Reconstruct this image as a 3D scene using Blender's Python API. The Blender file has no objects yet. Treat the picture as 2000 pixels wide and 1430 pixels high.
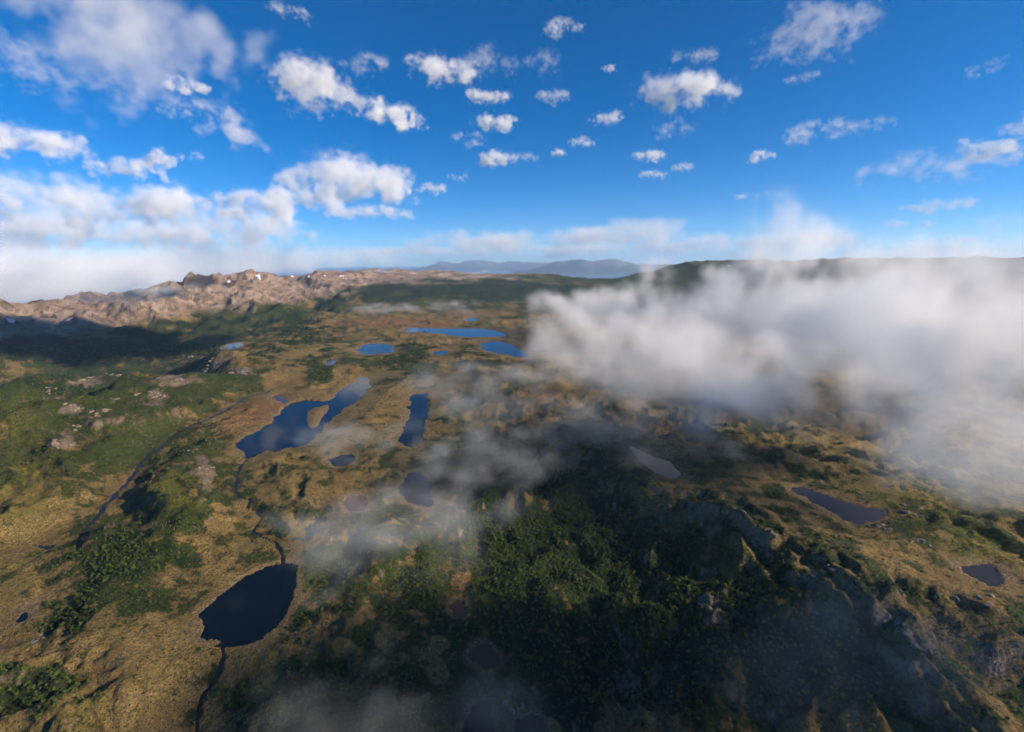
import bpy, math, random
import numpy as np
from mathutils import Vector, Matrix

sc = bpy.context.scene
COL = sc.collection
rng = np.random.default_rng(7)
random.seed(7)
R = math.radians

# ------------------------------------------------------------------ camera
CAM = np.array([0.0, 0.0, 300.0])          # drone, 300 m above the lake plateau
F = 966.0                                  # focal length in pixels of the 2000 px wide photograph
PITCH, ROLL = R(11.7), R(0.6)
fwd = np.array([0, math.cos(PITCH), -math.sin(PITCH)])
r0 = np.array([1.0, 0, 0]); u0 = np.cross(r0, fwd)
rgt = r0 * math.cos(ROLL) - u0 * math.sin(ROLL)
upv = np.cross(rgt, fwd)
cam = bpy.data.objects.new('camera', bpy.data.cameras.new('camera'))
COL.objects.link(cam); sc.camera = cam
cam.data.sensor_width = 36.0; cam.data.lens = 36.0 * F / 2000.0
cam.data.clip_start = 1.0; cam.data.clip_end = 300000.0
M = Matrix(((rgt[0], upv[0], -fwd[0], CAM[0]), (rgt[1], upv[1], -fwd[1], CAM[1]), (rgt[2], upv[2], -fwd[2], CAM[2]), (0, 0, 0, 1)))
cam.matrix_world = M

# ------------------------------------------------------------------ sky, sun, exposure
SUN_AZ, SUN_EL = R(104), R(23)             # azimuth clockwise from +Y (the view): from the right, a little behind
w = bpy.data.worlds.new('World'); sc.world = w; w.use_nodes = True
wn = w.node_tree; bg = wn.nodes['Background']
sky = wn.nodes.new('ShaderNodeTexSky'); sky.sky_type = 'NISHITA'; sky.sun_disc = False
sky.sun_elevation = SUN_EL; sky.sun_rotation = SUN_AZ
sky.altitude = 900; sky.air_density = 0.6; sky.dust_density = 0.0; sky.ozone_density = 4.0
hs = wn.nodes.new('ShaderNodeHueSaturation'); hs.inputs['Saturation'].default_value = 1.3
wn.links.new(sky.outputs[0], hs.inputs['Color']); wn.links.new(hs.outputs[0], bg.inputs[0])
bg.inputs[1].default_value = 0.094
sd = Vector((math.sin(SUN_AZ) * math.cos(SUN_EL), math.cos(SUN_AZ) * math.cos(SUN_EL), math.sin(SUN_EL)))
sun = bpy.data.objects.new('sun', bpy.data.lights.new('sun', 'SUN')); COL.objects.link(sun)
sun.data.energy = 5.0; sun.data.angle = R(0.5); sun.data.color = (1.0, 0.85, 0.67)
sun.rotation_euler = sd.to_track_quat('Z', 'Y').to_euler()
vs = sc.view_settings; vs.view_transform = 'Standard'; vs.look = 'None'; vs.exposure = 0.72; vs.gamma = 1.0
sc.cycles.use_denoising = True; sc.cycles.denoising_prefilter = 'FAST'
sc.cycles.max_bounces = 14; sc.cycles.diffuse_bounces = 2; sc.cycles.glossy_bounces = 2
sc.cycles.volume_bounces = 12; sc.cycles.transparent_max_bounces = 128
sc.cycles.volume_step_rate = 2.0; sc.cycles.volume_max_steps = 512
sc.cycles.use_adaptive_sampling = True; sc.cycles.adaptive_threshold = 0.03
sc.cycles.sample_clamp_indirect = 6.0

# ------------------------------------------------------------------ helpers: photo pixels <-> world
def ray(u, v):
    d = (np.asarray(u, float) - 1000)[..., None] * rgt - (np.asarray(v, float) - 715)[..., None] * upv + F * fwd
    return d / np.linalg.norm(d, axis=-1, keepdims=True)
def at_z(u, v, z):
    d = ray(u, v); t = (np.asarray(z, float) - 300.0) / d[..., 2]
    return CAM + d * t[..., None]
def at_d(u, v, dist):                      # at a horizontal distance
    d = ray(u, v); t = np.asarray(dist, float) / np.hypot(d[..., 0], d[..., 1])
    return CAM + d * t[..., None]
def to_px(P):
    q = np.asarray(P, float) - CAM
    zc = np.maximum(q @ fwd, 1e-3)
    return 1000 + F * (q @ rgt) / zc, 715 - F * (q @ upv) / zc
def tag(o, label=None, cat=None, group=None, kind=None):
    for k, v in (('label', label), ('category', cat), ('group', group), ('kind', kind)):
        if v: o[k] = v
    return o

# 2-D gradient noise
_P = rng.permutation(4096); _A = rng.uniform(0, 2 * math.pi, 4096); _GX, _GY = np.cos(_A), np.sin(_A)
def pn(x, y, seed=0):
    x = x + seed * 37.71; y = y + seed * 91.17
    xi = np.floor(x).astype(np.int64); yi = np.floor(y).astype(np.int64)
    fx = x - xi; fy = y - yi
    sx = fx * fx * fx * (fx * (fx * 6 - 15) + 10); sy = fy * fy * fy * (fy * (fy * 6 - 15) + 10)
    def g(ix, iy, dx, dy):
        h = _P[(_P[ix & 4095] + iy) & 4095]
        return _GX[h] * dx + _GY[h] * dy
    a = g(xi, yi, fx, fy); b = g(xi + 1, yi, fx - 1, fy); c = g(xi, yi + 1, fx, fy - 1); d = g(xi + 1, yi + 1, fx - 1, fy - 1)
    return ((a + sx * (b - a)) + sy * ((c + sx * (d - c)) - (a + sx * (b - a)))) * 1.5
def fbm(x, y, oct=4, seed=0, gain=0.5):
    s = 0; a = 1.0; f = 1.0; n = 0
    for k in range(oct):
        s = s + a * pn(x * f, y * f, seed + k * 3.3); n += a; a *= gain; f *= 2.03
    return s / n
def ridged(x, y, oct=5, seed=0):
    s = 0; a = 1.0; f = 1.0; n = 0; wgt = 1.0
    for k in range(oct):
        r = 1.06 - np.sqrt(pn(x * f, y * f, seed + k * 5.1) ** 2 + 0.004); r = r * r * wgt
        s = s + a * r; n += a; wgt = np.clip(r * 1.6, 0, 1); a *= 0.5; f *= 2.05
    return s / n
def sstep(a, b, x):
    t = np.clip((x - a) / (b - a), 0, 1); return t * t * (3 - 2 * t)

# ------------------------------------------------------------------ lakes, ponds and streams (outlines in photo pixels, water level in metres)
LAKES = [
 ('lake', -15, 'dark still lake on the low ground with a winding stream running in at its top', [(580,1098),(555,1100),(520,1108),(485,1120),(455,1145),(420,1172),(395,1190),(387,1207),(390,1228),(397,1252),(420,1256),(470,1256),(510,1245),(545,1225),(560,1200),(572,1170),(578,1140)]),
 ('lake', 5, 'deep blue bent lake with a small grassy island near its inner shore', [(458,868),(478,855),(505,840),(530,826),(545,806),(572,784),(605,781),(640,785),(665,765),(690,745),(710,735),(722,737),(724,755),(705,780),(680,795),(655,812),(635,830),(622,848),(605,865),(585,872),(560,871),(540,885),(520,878),(500,888),(480,892),(468,880)]),
 ('lake', 5, 'long narrow blue lake standing upright between two low hills', [(800,772),(820,768),(839,767),(838,786),(830,821),(826,850),(821,872),(790,875),(771,860),(788,845),(797,810)]),
 ('pond', 12, 'small bright blue lake on the hummocky rise before the dark gully', [(694,686),(706,677),(720,671),(745,670),(769,677),(771,690),(745,691),(713,695)]),
 ('lake', 15, 'farthest wide bright blue lake, a thin strip below the red bog', [(790,641),(815,640),(846,642),(890,641),(947,642),(975,648),(993,654),(982,658),(940,659),(902,658),(870,654),(846,650),(815,649),(790,650)]),
 ('lake', 13, 'blue lake running into the edge of the fog bank', [(933,670),(950,670),(975,665),(1000,675),(1030,690),(1035,700),(1005,697),(972,690),(944,685)]),
 ('pond', 18, 'thin blue pool among hummocks between the two far lakes', [(845,688),(862,684),(882,687),(868,693),(850,693)]),
 ('pond', 20, 'tiny blue pool on a dark wooded knoll above the bent lake', [(632,708),(642,702),(654,704),(651,713),(637,715)]),
 ('pond', 22, 'small dark pool at the tip of the mountain shadow', [(440,678),(455,671),(475,668),(477,675),(455,681),(443,682)]),
 ('pond', 0, 'small slate coloured pond half under a wisp of mist', [(640,897),(652,892),(671,887),(692,885),(694,897),(685,908),(660,914),(645,907)]),
 ('pond', -5, 'grey pear shaped pond with mist drifting over its lower end', [(790,933),(805,922),(822,922),(832,930),(842,965),(846,990),(825,990),(790,975),(776,960)]),
 ('peat_pond', -5, 'shallow brown peat pool beside the grey pear shaped pond', [(668,974),(690,965),(708,967),(718,985),(712,998),(678,1001)]),
 ('pond', 24, 'narrow slanting tarn at the head of the sunlit ridge', [(1225,866),(1250,879),(1290,896),(1325,914),(1332,930),(1315,938),(1288,930),(1262,912),(1238,893)]),
 ('pond', 26, 'long dark tarn on the shelf behind the sunlit ridge', [(1541,954),(1565,951),(1587,958),(1636,975),(1685,988),(1730,995),(1729,1012),(1688,1024),(1653,1019),(1615,998),(1569,975)]),
 ('pond', 26, 'wedge shaped tarn on the grassy flat by the right edge', [(1867,1106),(1900,1101),(1930,1101),(1960,1112),(1962,1152),(1923,1140),(1895,1126)]),
 ('pond', -8, 'small black pool on the tussock slope at the left edge', [(36,1212),(42,1189),(66,1181),(59,1200),(46,1212)]),
 ('peat_pond', -28, 'rust brown peat pool with a reedy rim in the shaded hollow', [(912,1285),(925,1262),(947,1255),(968,1268),(980,1290),(967,1310),(940,1305)]),
 ('peat_pond', -22, 'little tan mud pool under the drifting mist', [(877,1190),(884,1176),(895,1171),(908,1176),(912,1190),(903,1210),(888,1206)]),
 ('pond', -36, 'dark pool cut off by the lower edge of the picture', [(925,1375),(945,1366),(962,1380),(960,1410),(975,1450),(900,1450),(905,1410)]),
 ('pond', -39, 'second dark pool at the lower edge, beside the mossy bank', [(1000,1418),(1015,1400),(1040,1394),(1060,1404),(1075,1440),(1060,1470),(1000,1460)]),
 ('pond', 16, 'far speck of blue water on the sunny moor before the woods', [(908,624),(925,620),(938,622),(930,627),(914,628)]),
 ('peat_pond', 6, 'shallow russet pool beside the upper stream', [(528,776),(548,770),(560,778),(556,790),(545,784)]),
]
ISLAND = [(602,808),(612,797),(628,795),(640,790),(638,803),(625,815),(618,832),(608,836),(603,825)]
STREAMS = [
 ('narrow dark stream winding down the tan bog valley', 4.6, [(530,762,9),(515,770,8),(490,770,8),(451,796,7),(420,812,6),(385,828,5),(343,845,4),(328,862,3),(315,875,2.5),(294,884,2),(276,901,1),(261,930,0),(245,946,-1),(231,961,-2),(218,978,-2.5),(203,986,-3),(192,1010,-4),(175,1024,-5),(161,1038,-6)]),
 ('stream zigzagging between the bent lake and the dark lake', 3.0, [(492,889,4.6),(478,903,3),(466,915,2),(463,940,0),(458,958,-1),(476,972,-3),(495,979,-4),(483,993,-6),(509,1003,-7),(506,1024,-9),(490,1042,-11),(514,1051,-12),(542,1058,-13),(551,1084,-14.3),(555,1104,-15)]),
 ('faint stream leaving the lower end of the dark lake', 2.2, [(437,1253,-15.2),(436,1290,-18),(425,1315,-20),(412,1335,-22),(400,1360,-24),(388,1395,-27),(384,1440,-30)]),
 ('short backwater below the tan bog valley', 3.4, [(108,1064,-7),(95,1069,-7.5),(80,1068,-8),(66,1064,-8.5)]),
]
def smooth_poly(p, n=2):
    p = np.asarray(p, float)
    for _ in range(n):
        q = np.roll(p, -1, 0); p = np.stack([0.75 * p + 0.25 * q, 0.25 * p + 0.75 * q], 1).reshape(-1, p.shape[1])
    return p
def smooth_line(p, n=2):
    p = np.asarray(p, float)
    for _ in range(n):
        a, b = p[:-1], p[1:]
        p = np.concatenate([p[:1], np.stack([0.75 * a + 0.25 * b, 0.25 * a + 0.75 * b], 1).reshape(-1, p.shape[1]), p[-1:]])
    return p
def poly_sdf(px, py, poly):                # negative inside
    d2 = np.full(px.shape, 1e18); inside = np.zeros(px.shape, bool)
    n = len(poly)
    for i in range(n):
        ax, ay = poly[i]; bx, by = poly[(i + 1) % n]
        ex, ey = bx - ax, by - ay
        t = np.clip(((px - ax) * ex + (py - ay) * ey) / (ex * ex + ey * ey + 1e-9), 0, 1)
        d2 = np.minimum(d2, (px - ax - t * ex) ** 2 + (py - ay - t * ey) ** 2)
        c = ((ay > py) != (by > py)) & (px < (bx - ax) * (py - ay) / (by - ay + 1e-12) + ax)
        inside ^= c
    d = np.sqrt(d2); return np.where(inside, -d, d)

# ------------------------------------------------------------------ terrain height
CZ = [  # (u, v, z): ground seen at that pixel has that height
 (-250,745,80),(0,718,85),(120,708,85),(250,708,80),(330,715,70),(450,692,55),(540,690,38),
 (0,800,62),(100,850,42),(200,800,56),(300,800,36),(100,950,14),(0,900,34),(400,760,32),(-300,900,40),(-300,1200,0),
 (700,640,18),(600,660,22),(850,622,20),(600,585,55),(700,600,38),(900,592,55),(1050,602,40),(1150,610,30),
 (760,725,22),(900,715,28),(1000,745,24),(740,860,16),(680,850,14),(880,700,26),(1100,700,15),
 (950,850,12),(1000,800,22),(1100,890,14),(1080,850,22),(900,930,-4),(880,1010,-9),
 (1215,838,36),(1300,915,36),(1420,1010,36),(1530,1050,36),(1640,1105,33),(1750,1170,22),(1870,1260,10),(1990,1345,-2),(2300,1500,-6),
 (1800,950,26),(1950,1000,26),(1500,890,18),(1700,870,6),(1300,800,-8),(1600,790,-20),(1900,800,-10),(2300,900,10),(2300,1150,22),(2000,1200,24),
 (1150,960,-4),(1230,1050,-16),(1340,1130,-8),(1450,1110,14),(1500,1210,-3),(1600,1295,-5),(1750,1372,-9),(1200,1250,-32),(1000,1100,-18),
 (1000,1240,-28),(1100,1380,-38),(1350,1380,-40),(1900,1430,-16),(1405,1165,3),(1550,1500,-45),
 (700,1100,-14),(650,1250,-18),(600,1380,-28),(300,1350,-18),(210,1180,0),(250,1080,10),(330,1000,14),(400,910,26),(420,880,22),
 (60,1100,-4),(100,1300,-6),(0,1430,-16),(450,1350,-24),(800,1330,-28),(1000,1700,-55),(400,1700,-40),(1700,1700,-50),
]
CD = [  # (u, v, distance): crest lines of the far ridges
 (-350,650,3000),(-150,632,3100),(0,622,3200),(160,612,3300),(260,590,3450),(345,572,3800),(383,552,3900),(425,566,4000),(490,541,4600),(600,535,5100),(740,531,5500),(850,533,5500),(950,534,5300),
 (1070,539,5000),(1190,553,4800),(1250,543,4900),(1320,513,4700),(1400,507,4700),(1600,507,4700),(1800,502,4600),(2000,506,4500),(2300,512,4400),
]
CP = []   # (distance, u for the bearing, z): hidden hollows and the far side of the ridges
for u in (-350, -150, 0, 150, 300): CP.append((u, 1500, -60)); CP.append((u, 1850, -150))
for u in (420,): CP.append((u, 1900, -30))
for (u, v, d) in CD:
    CP.append((u, d * 1.55, -170)); CP.append((u, d * 2.6, -260))
for u, d, z in ((-350,2500,-110),(0,2450,-120),(200,2500,-110),(350,2700,-60),(100,2800,-60),(250,2900,-40),(480,3300,20),(1400,3300,20),(1700,3200,30),(2000,3100,40),(2300,3000,60),(1250,3300,20)): CP.append((u, d, z))
pts = []
for u, v, z in CZ: pts.append(at_z(u, v, z))
for u, v, d in CD: pts.append(at_d(u, v, d))
for u, d, z in CP:
    q = at_d(u, 560, d); q[2] = z; pts.append(q)
for nm, z, lb, poly in LAKES:
    pp = np.array(poly, float); c = pp.mean(0); pts.append(at_z(c[0], c[1], z))
for lb, wd, ln in STREAMS:
    for u, v, z in ln[::2]: pts.append(at_z(u, v, z))
pts = np.array(pts)
def lp(x, y):
    return np.arctan2(x, y), 0.5 * np.log(x * x + y * y)
_th, _lr = lp(pts[:, 0], pts[:, 1])
_Kk = np.hypot(_th[:, None] - _th[None], _lr[:, None] - _lr[None])
_n = len(pts)
_A = np.zeros((_n + 3, _n + 3)); _A[:_n, :_n] = _Kk + 0.004 * np.eye(_n) * 0   # linear kernel: no overshoot
_A[:_n, :_n] += -1e-3 * np.eye(_n)
_A[:_n, _n] = 1; _A[:_n, _n + 1] = _th; _A[:_n, _n + 2] = _lr; _A[_n:, :_n] = _A[:_n, _n:].T
_W = np.linalg.solve(_A, np.r_[pts[:, 2], 0, 0, 0])
def base_h(x, y):
    th, lr = lp(x, y); s = _W[_n] + _W[_n + 1] * th + _W[_n + 2] * lr
    for i in range(_n):
        s = s + _W[i] * np.sqrt((th - _th[i]) ** 2 + (lr - _lr[i]) ** 2 + 0.0012)
    return s
LW = []
for nm, z, lb, poly in LAKES:
    p = smooth_poly(np.array(poly, float), 2); q = at_z(p[:, 0], p[:, 1], z)
    LW.append((nm, z, lb, q[:, :2]))
ISL = at_z(*smooth_poly(np.array(ISLAND, float), 2).T, 5)[:, :2]
SW = []
for lb, wd, ln in STREAMS:
    l = smooth_line(np.array(ln, float), 2); q = at_z(l[:, 0], l[:, 1], l[:, 2])
    jit = np.sin(np.pi * np.linspace(0, 1, len(q))) ** 0.5; q[:, 0] += jit * 4.5 * fbm(q[:, 0] / 17, q[:, 1] / 17, 2, 61); q[:, 1] += jit * 7 * fbm(q[:, 0] / 19, q[:, 1] / 19, 2, 64); SW.append((lb, wd, q))

def height(x, y):
    r = np.hypot(x, y)
    h = base_h(x, y)
    mt = sstep(2300, 3400, r)
    # rolling hummocks of the plateau; smaller in amplitude far off so that they do not hide the lakes
    wx = x + 40 * fbm(x / 160, y / 160, 2, 3); wy = y + 40 * fbm(x / 160, y / 160, 2, 9)
    amp = 1.0 + 0.7 * sstep(1700, 1100, r)
    hum = amp * (12 * fbm(wx / 230, wy / 230, 3, 1) + 17.0 * (ridged(wx / 150, wy / 110, 5, 2) - 0.45)) + 2.6 * fbm(x / 26, y / 26, 4, 5, 0.6) + 0.55 * fbm(x / 6, y / 6, 2, 8)
    crag = 5.0 * np.clip(ridged(x / 60, y / 60, 4, 12) - 0.58, 0, 1) / 0.42
    pa, pb = at_z(1215., 838., 36.), at_z(1990., 1345., 16.); ta = math.atan2(pb[1] - pa[1], pb[0] - pa[0])
    al = x * math.cos(ta) + y * math.sin(ta); ac = -x * math.sin(ta) + y * math.cos(ta)
    u1, v1 = to_px(np.stack([x, y, h], -1))
    ribm = sstep(820, 1050, u1) * sstep(1000, 750, r) * sstep(700, 850, v1)
    rib = (ridged(al / 210 + 0.25 * fbm(x / 90, y / 90, 2, 14), ac / 62 + 0.5 * fbm(x / 120, y / 120, 2, 15), 5, 16) - 0.42) * 15 * ribm
    near = hum * (1 - 0.35 * ribm) + crag + rib
    # mountains: sharp spurs and gullies
    u, v = to_px(np.stack([x, y, h], -1))
    left = sstep(900, 500, u)
    spur = (ridged(x / 52, y / 52, 3, 29) - 0.45) * 6 + (ridged(x / 1100 + 0.2, y / 1100, 6, 21) - 0.55) * 135 + (ridged(x / 420, y / 420, 5, 25) - 0.5) * 90 + (ridged(x / 150, y / 150, 4, 28) - 0.45) * 26
    soft = fbm(x / 900, y / 900, 5, 31) * 45 + (ridged(x / 420, y / 420, 5, 33) - 0.5) * 26
    far = left * spur + (1 - left) * soft
    h0 = h + near * (1 - mt * 0.5) + mt * far
    for pu, pd, ph, pr in ((381,3820,95,105),(400,3900,62,80),(362,3780,55,80),(425,3950,45,90),(262,3350,60,130),(335,3650,55,120),(160,3230,55,130),(45,3120,60,140),(490,4500,35,260),(548,4700,40,160),(715,5350,25,200)):
        c = at_d(pu, 560, pd); e_ = np.hypot(x - c[0] + 25 * fbm(x / 60, y / 60, 2, 44), y - c[1] + 25 * fbm(x / 60, y / 60, 2, 46)) / pr
        h0 = h0 + ph * np.clip(1 - e_, 0, 1) ** 1.4
    # lakes
    beds = []
    for nm, z, lb, poly in LW:
        c = poly.mean(0); ext = np.hypot(*(poly - c).T).max(); scale = min(np.hypot(*c) / 450.0, 3.0)
        m = (np.hypot(x - c[0], y - c[1]) < ext + 125 * scale)
        if not m.any(): continue
        px, py = x[m], y[m]
        d = poly_sdf(px, py, poly) + 7.0 * scale * fbm(px / (20 * scale), py / (20 * scale), 4, 40, 0.6)
        if nm == 'lake' and z == 5 and len(poly) > 60:
            d = np.maximum(d, 3 - poly_sdf(px, py, ISL))
        hh = h0[m]; dp = np.maximum(d, 0)
        cap = z + 1.0 + dp * 0.13                    # banks stay low enough that the water is seen over them
        k = sstep(20 * scale, 110 * scale, d)
        h0[m] = np.where(hh > cap, cap + (hh - cap) * k, hh)
        beds.append((m, z, d, scale))
    for m, z, d, scale in beds:
        hh = h0[m]; dp = np.maximum(d, 0); k = sstep(0, 38 * scale, d)
        shore = z + 0.2 + dp * 0.10
        low = np.where(hh < shore, shore + (hh - shore) * k, np.minimum(hh, shore + 0.6 + (hh - shore) * sstep(-1, 14 * scale, d)))
        h0[m] = np.where(d > 0, np.where(d < 38 * scale, low, hh), z - 0.25 - np.minimum(-d * 0.12, 2.5))
    for lb, wd, q in SW:
        m = (x > q[:, 0].min() - 60) & (x < q[:, 0].max() + 60) & (y > q[:, 1].min() - 60) & (y < q[:, 1].max() + 60)
        if not m.any(): continue
        px, py = x[m], y[m]; best = np.full(px.shape, 1e9); bz = np.zeros(px.shape)
        for i in range(len(q) - 1):
            ax, ay, az = q[i]; bx, by, b_z = q[i + 1]; ex, ey = bx - ax, by - ay
            t = np.clip(((px - ax) * ex + (py - ay) * ey) / (ex * ex + ey * ey + 1e-9), 0, 1)
            d = np.hypot(px - ax - t * ex, py - ay - t * ey); s = d < best
            best = np.where(s, d, best); bz = np.where(s, az + t * (b_z - az), bz)
        k = sstep(wd * 0.8, 55, best)
        v_ = (bz + 0.35 + best * 0.05) * (1 - k) + h0[m] * k
        wv_ = wd * (0.55 + 0.5 * pn(px / 14, py / 14, 77))
        h0[m] = np.where(best < wv_, bz - 0.7, v_)
    for m, z, d, scale in beds:
        hh = h0[m]; h0[m] = np.where(d <= 0, np.minimum(hh, z - 0.25 - np.minimum(-d * 0.12, 2.5)), hh)
    return h0

# ------------------------------------------------------------------ material helpers
def new_mat(name):
    m = bpy.data.materials.new(name); m.use_nodes = True
    return m, m.node_tree, m.node_tree.nodes, m.node_tree.links
class NB:
    def __init__(s, nt): s.nt = nt; s.N = nt.nodes; s.L = nt.links
    def put(s, sock, v):
        if v is None: return
        if hasattr(v, 'is_linked') or isinstance(v, bpy.types.NodeSocket): s.L.new(v, sock)
        else: sock.default_value = v
    def math(s, op, a, b=None, clamp=False):
        n = s.N.new('ShaderNodeMath'); n.operation = op; n.use_clamp = clamp; s.put(n.inputs[0], a); s.put(n.inputs[1], b); return n.outputs[0]
    def noise(s, vec, scale, detail=4, rough=0.55, dist=0.0):
        n = s.N.new('ShaderNodeTexNoise'); s.put(n.inputs['Vector'], vec); n.inputs['Scale'].default_value = scale
        n.inputs['Detail'].default_value = detail; n.inputs['Roughness'].default_value = rough; n.inputs['Distortion'].default_value = dist
        return n.outputs['Fac']
    def voro(s, vec, scale, feat='F1'):
        n = s.N.new('ShaderNodeTexVoronoi'); n.feature = feat; s.put(n.inputs['Vector'], vec); n.inputs['Scale'].default_value = scale
        return n.outputs['Distance']
    def ramp(s, f, a, b):
        n = s.N.new('ShaderNodeMapRange'); n.interpolation_type = 'SMOOTHSTEP'; s.put(n.inputs[0], f); s.put(n.inputs[1], a); s.put(n.inputs[2], b); return n.outputs[0]
    def mix(s, f, a, b):
        n = s.N.new('ShaderNodeMix'); n.data_type = 'RGBA'; s.put(n.inputs[0], f)
        s.put(n.inputs[6], a if not isinstance(a, tuple) else (*a, 1)); s.put(n.inputs[7], b if not isinstance(b, tuple) else (*b, 1)); return n.outputs[2]
    def attr(s, name):
        n = s.N.new('ShaderNodeAttribute'); n.attribute_name = name; return n
    def bump(s, h, dist, strength=1.0):
        n = s.N.new('ShaderNodeBump'); s.put(n.inputs['Height'], h); n.inputs['Distance'].default_value = dist; n.inputs['Strength'].default_value = strength; return n.outputs[0]

# ------------------------------------------------------------------ ground cover: what grows where (weights at world points)
# blobs in photo pixels: (u, v, half width, half height, rotation degrees, weight)
WOOD = [(240,1110,95,75,-35,1),(160,1190,80,60,-30,.9),(60,1330,110,45,0,1),(330,1090,40,60,0,.6),(120,755,90,28,10,.8),(330,890,70,30,-25,.6),(90,880,60,50,0,.5),
 (800,700,35,45,70,1),(625,720,35,30,-30,1),(560,640,90,35,0,.7),(700,575,150,25,0,.9),(900,560,260,24,3,1.1),(470,650,120,30,-20,.5),(1060,570,160,20,5,1.1),(440,600,60,20,0,.5),
 (1150,1080,230,110,20,1.2),(1250,1250,330,140,10,1.2),(1600,1330,330,100,10,1.2),(1450,1130,90,110,45,.9),(1000,1000,110,90,0,.9),(1620,1170,150,45,30,.75),
 (650,1180,90,60,0,.5),(560,1000,60,40,0,.5),(650,1340,220,60,0,.8),(860,1180,120,70,0,.8),(180,680,300,30,0,1),(300,655,140,35,-10,.9),(900,850,60,120,0,.7),(1010,900,120,60,20,.6),(1430,870,200,30,20,.6),(1120,1400,300,40,0,.6)]
GREEN = [(100,800,180,80,0,1),(300,760,160,50,10,1),(420,740,110,30,0,.9),(250,870,150,45,-20,1),(60,900,110,60,0,.8),(380,900,60,80,-30,.9),(330,990,60,60,-40,1),(240,1090,110,80,-30,1),(530,600,120,40,0,.8),(700,690,70,30,0,.5),
 (480,640,100,40,0,.7),(640,640,120,30,0,.4),(960,740,90,60,0,.4),(620,1010,50,40,0,.5),(1640,1100,160,60,30,.6),(1850,1050,150,90,0,.5),(860,560,350,40,0,1),(1600,580,500,50,0,1),(700,1150,200,120,0,.6),(1100,1150,400,250,0,1),(1500,1330,500,120,0,1)]
BOG = [(480,810,70,30,-20,.9),(560,790,40,15,0,1),(760,630,140,12,0,1),(250,960,90,60,-40,.5),(640,655,90,14,0,.5),(1060,780,90,25,0,.8),(380,850,60,18,-25,.5),(930,612,70,10,0,.8),(1010,640,60,20,0,.5),(690,980,40,25,0,.5),(420,1190,40,40,0,.35),(560,1090,50,30,0,.4),(900,1130,25,40,30,.8),(1180,840,70,20,0,.5),(100,930,110,30,0,.4),(910,680,90,30,0,.3)]
ROCK = [(400,920,22,45,-20,1),(140,800,25,12,0,1),(180,745,40,10,0,.8),(340,740,70,14,0,.9),(470,720,40,14,10,.8),(300,780,50,20,0,.8),(200,820,60,20,0,.7),(130,855,30,25,0,.7),(1480,1050,60,40,40,.6),(1600,1120,50,40,30,.5),(1400,1170,40,60,20,.5),(1780,1220,100,40,35,.45),(1830,1280,60,40,35,.45),(1090,870,60,40,40,.7),(1370,990,80,30,40,.5),(100,1240,60,14,0,.6),(390,600,150,20,0,.4),(1230,1330,90,50,0,.3),(1950,1280,60,60,0,.4),(700,850,30,30,0,.4),(1330,860,80,25,25,.5),(1000,1370,60,30,0,.5)]
YEL = [(330,960,70,50,-40,.8),(420,890,50,40,0,.5),(250,830,120,40,0,.45),(50,950,70,150,0,.8),(40,840,60,90,0,.8),(240,930,50,40,-20,.5),(280,1000,60,40,-30,.5),(300,1290,80,50,-30,.6),(150,1370,80,50,0,.6),(1850,960,150,60,0,.7),(1900,1080,90,60,0,.7),(740,820,50,40,0,.4)]
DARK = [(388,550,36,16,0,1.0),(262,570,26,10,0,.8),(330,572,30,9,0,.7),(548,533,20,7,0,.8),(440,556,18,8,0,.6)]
def blob(u, v, L):
    s = np.zeros(u.shape)
    for a, b, ru, rv, ro, wt in L:
        c, n = math.cos(R(ro)), math.sin(R(ro)); du, dv = u - a, v - b
        p = (du * c + dv * n) / ru; q = (-du * n + dv * c) / rv
        s = np.maximum(s, wt * np.exp(-0.7 * (p * p + q * q)))
    return s
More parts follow.
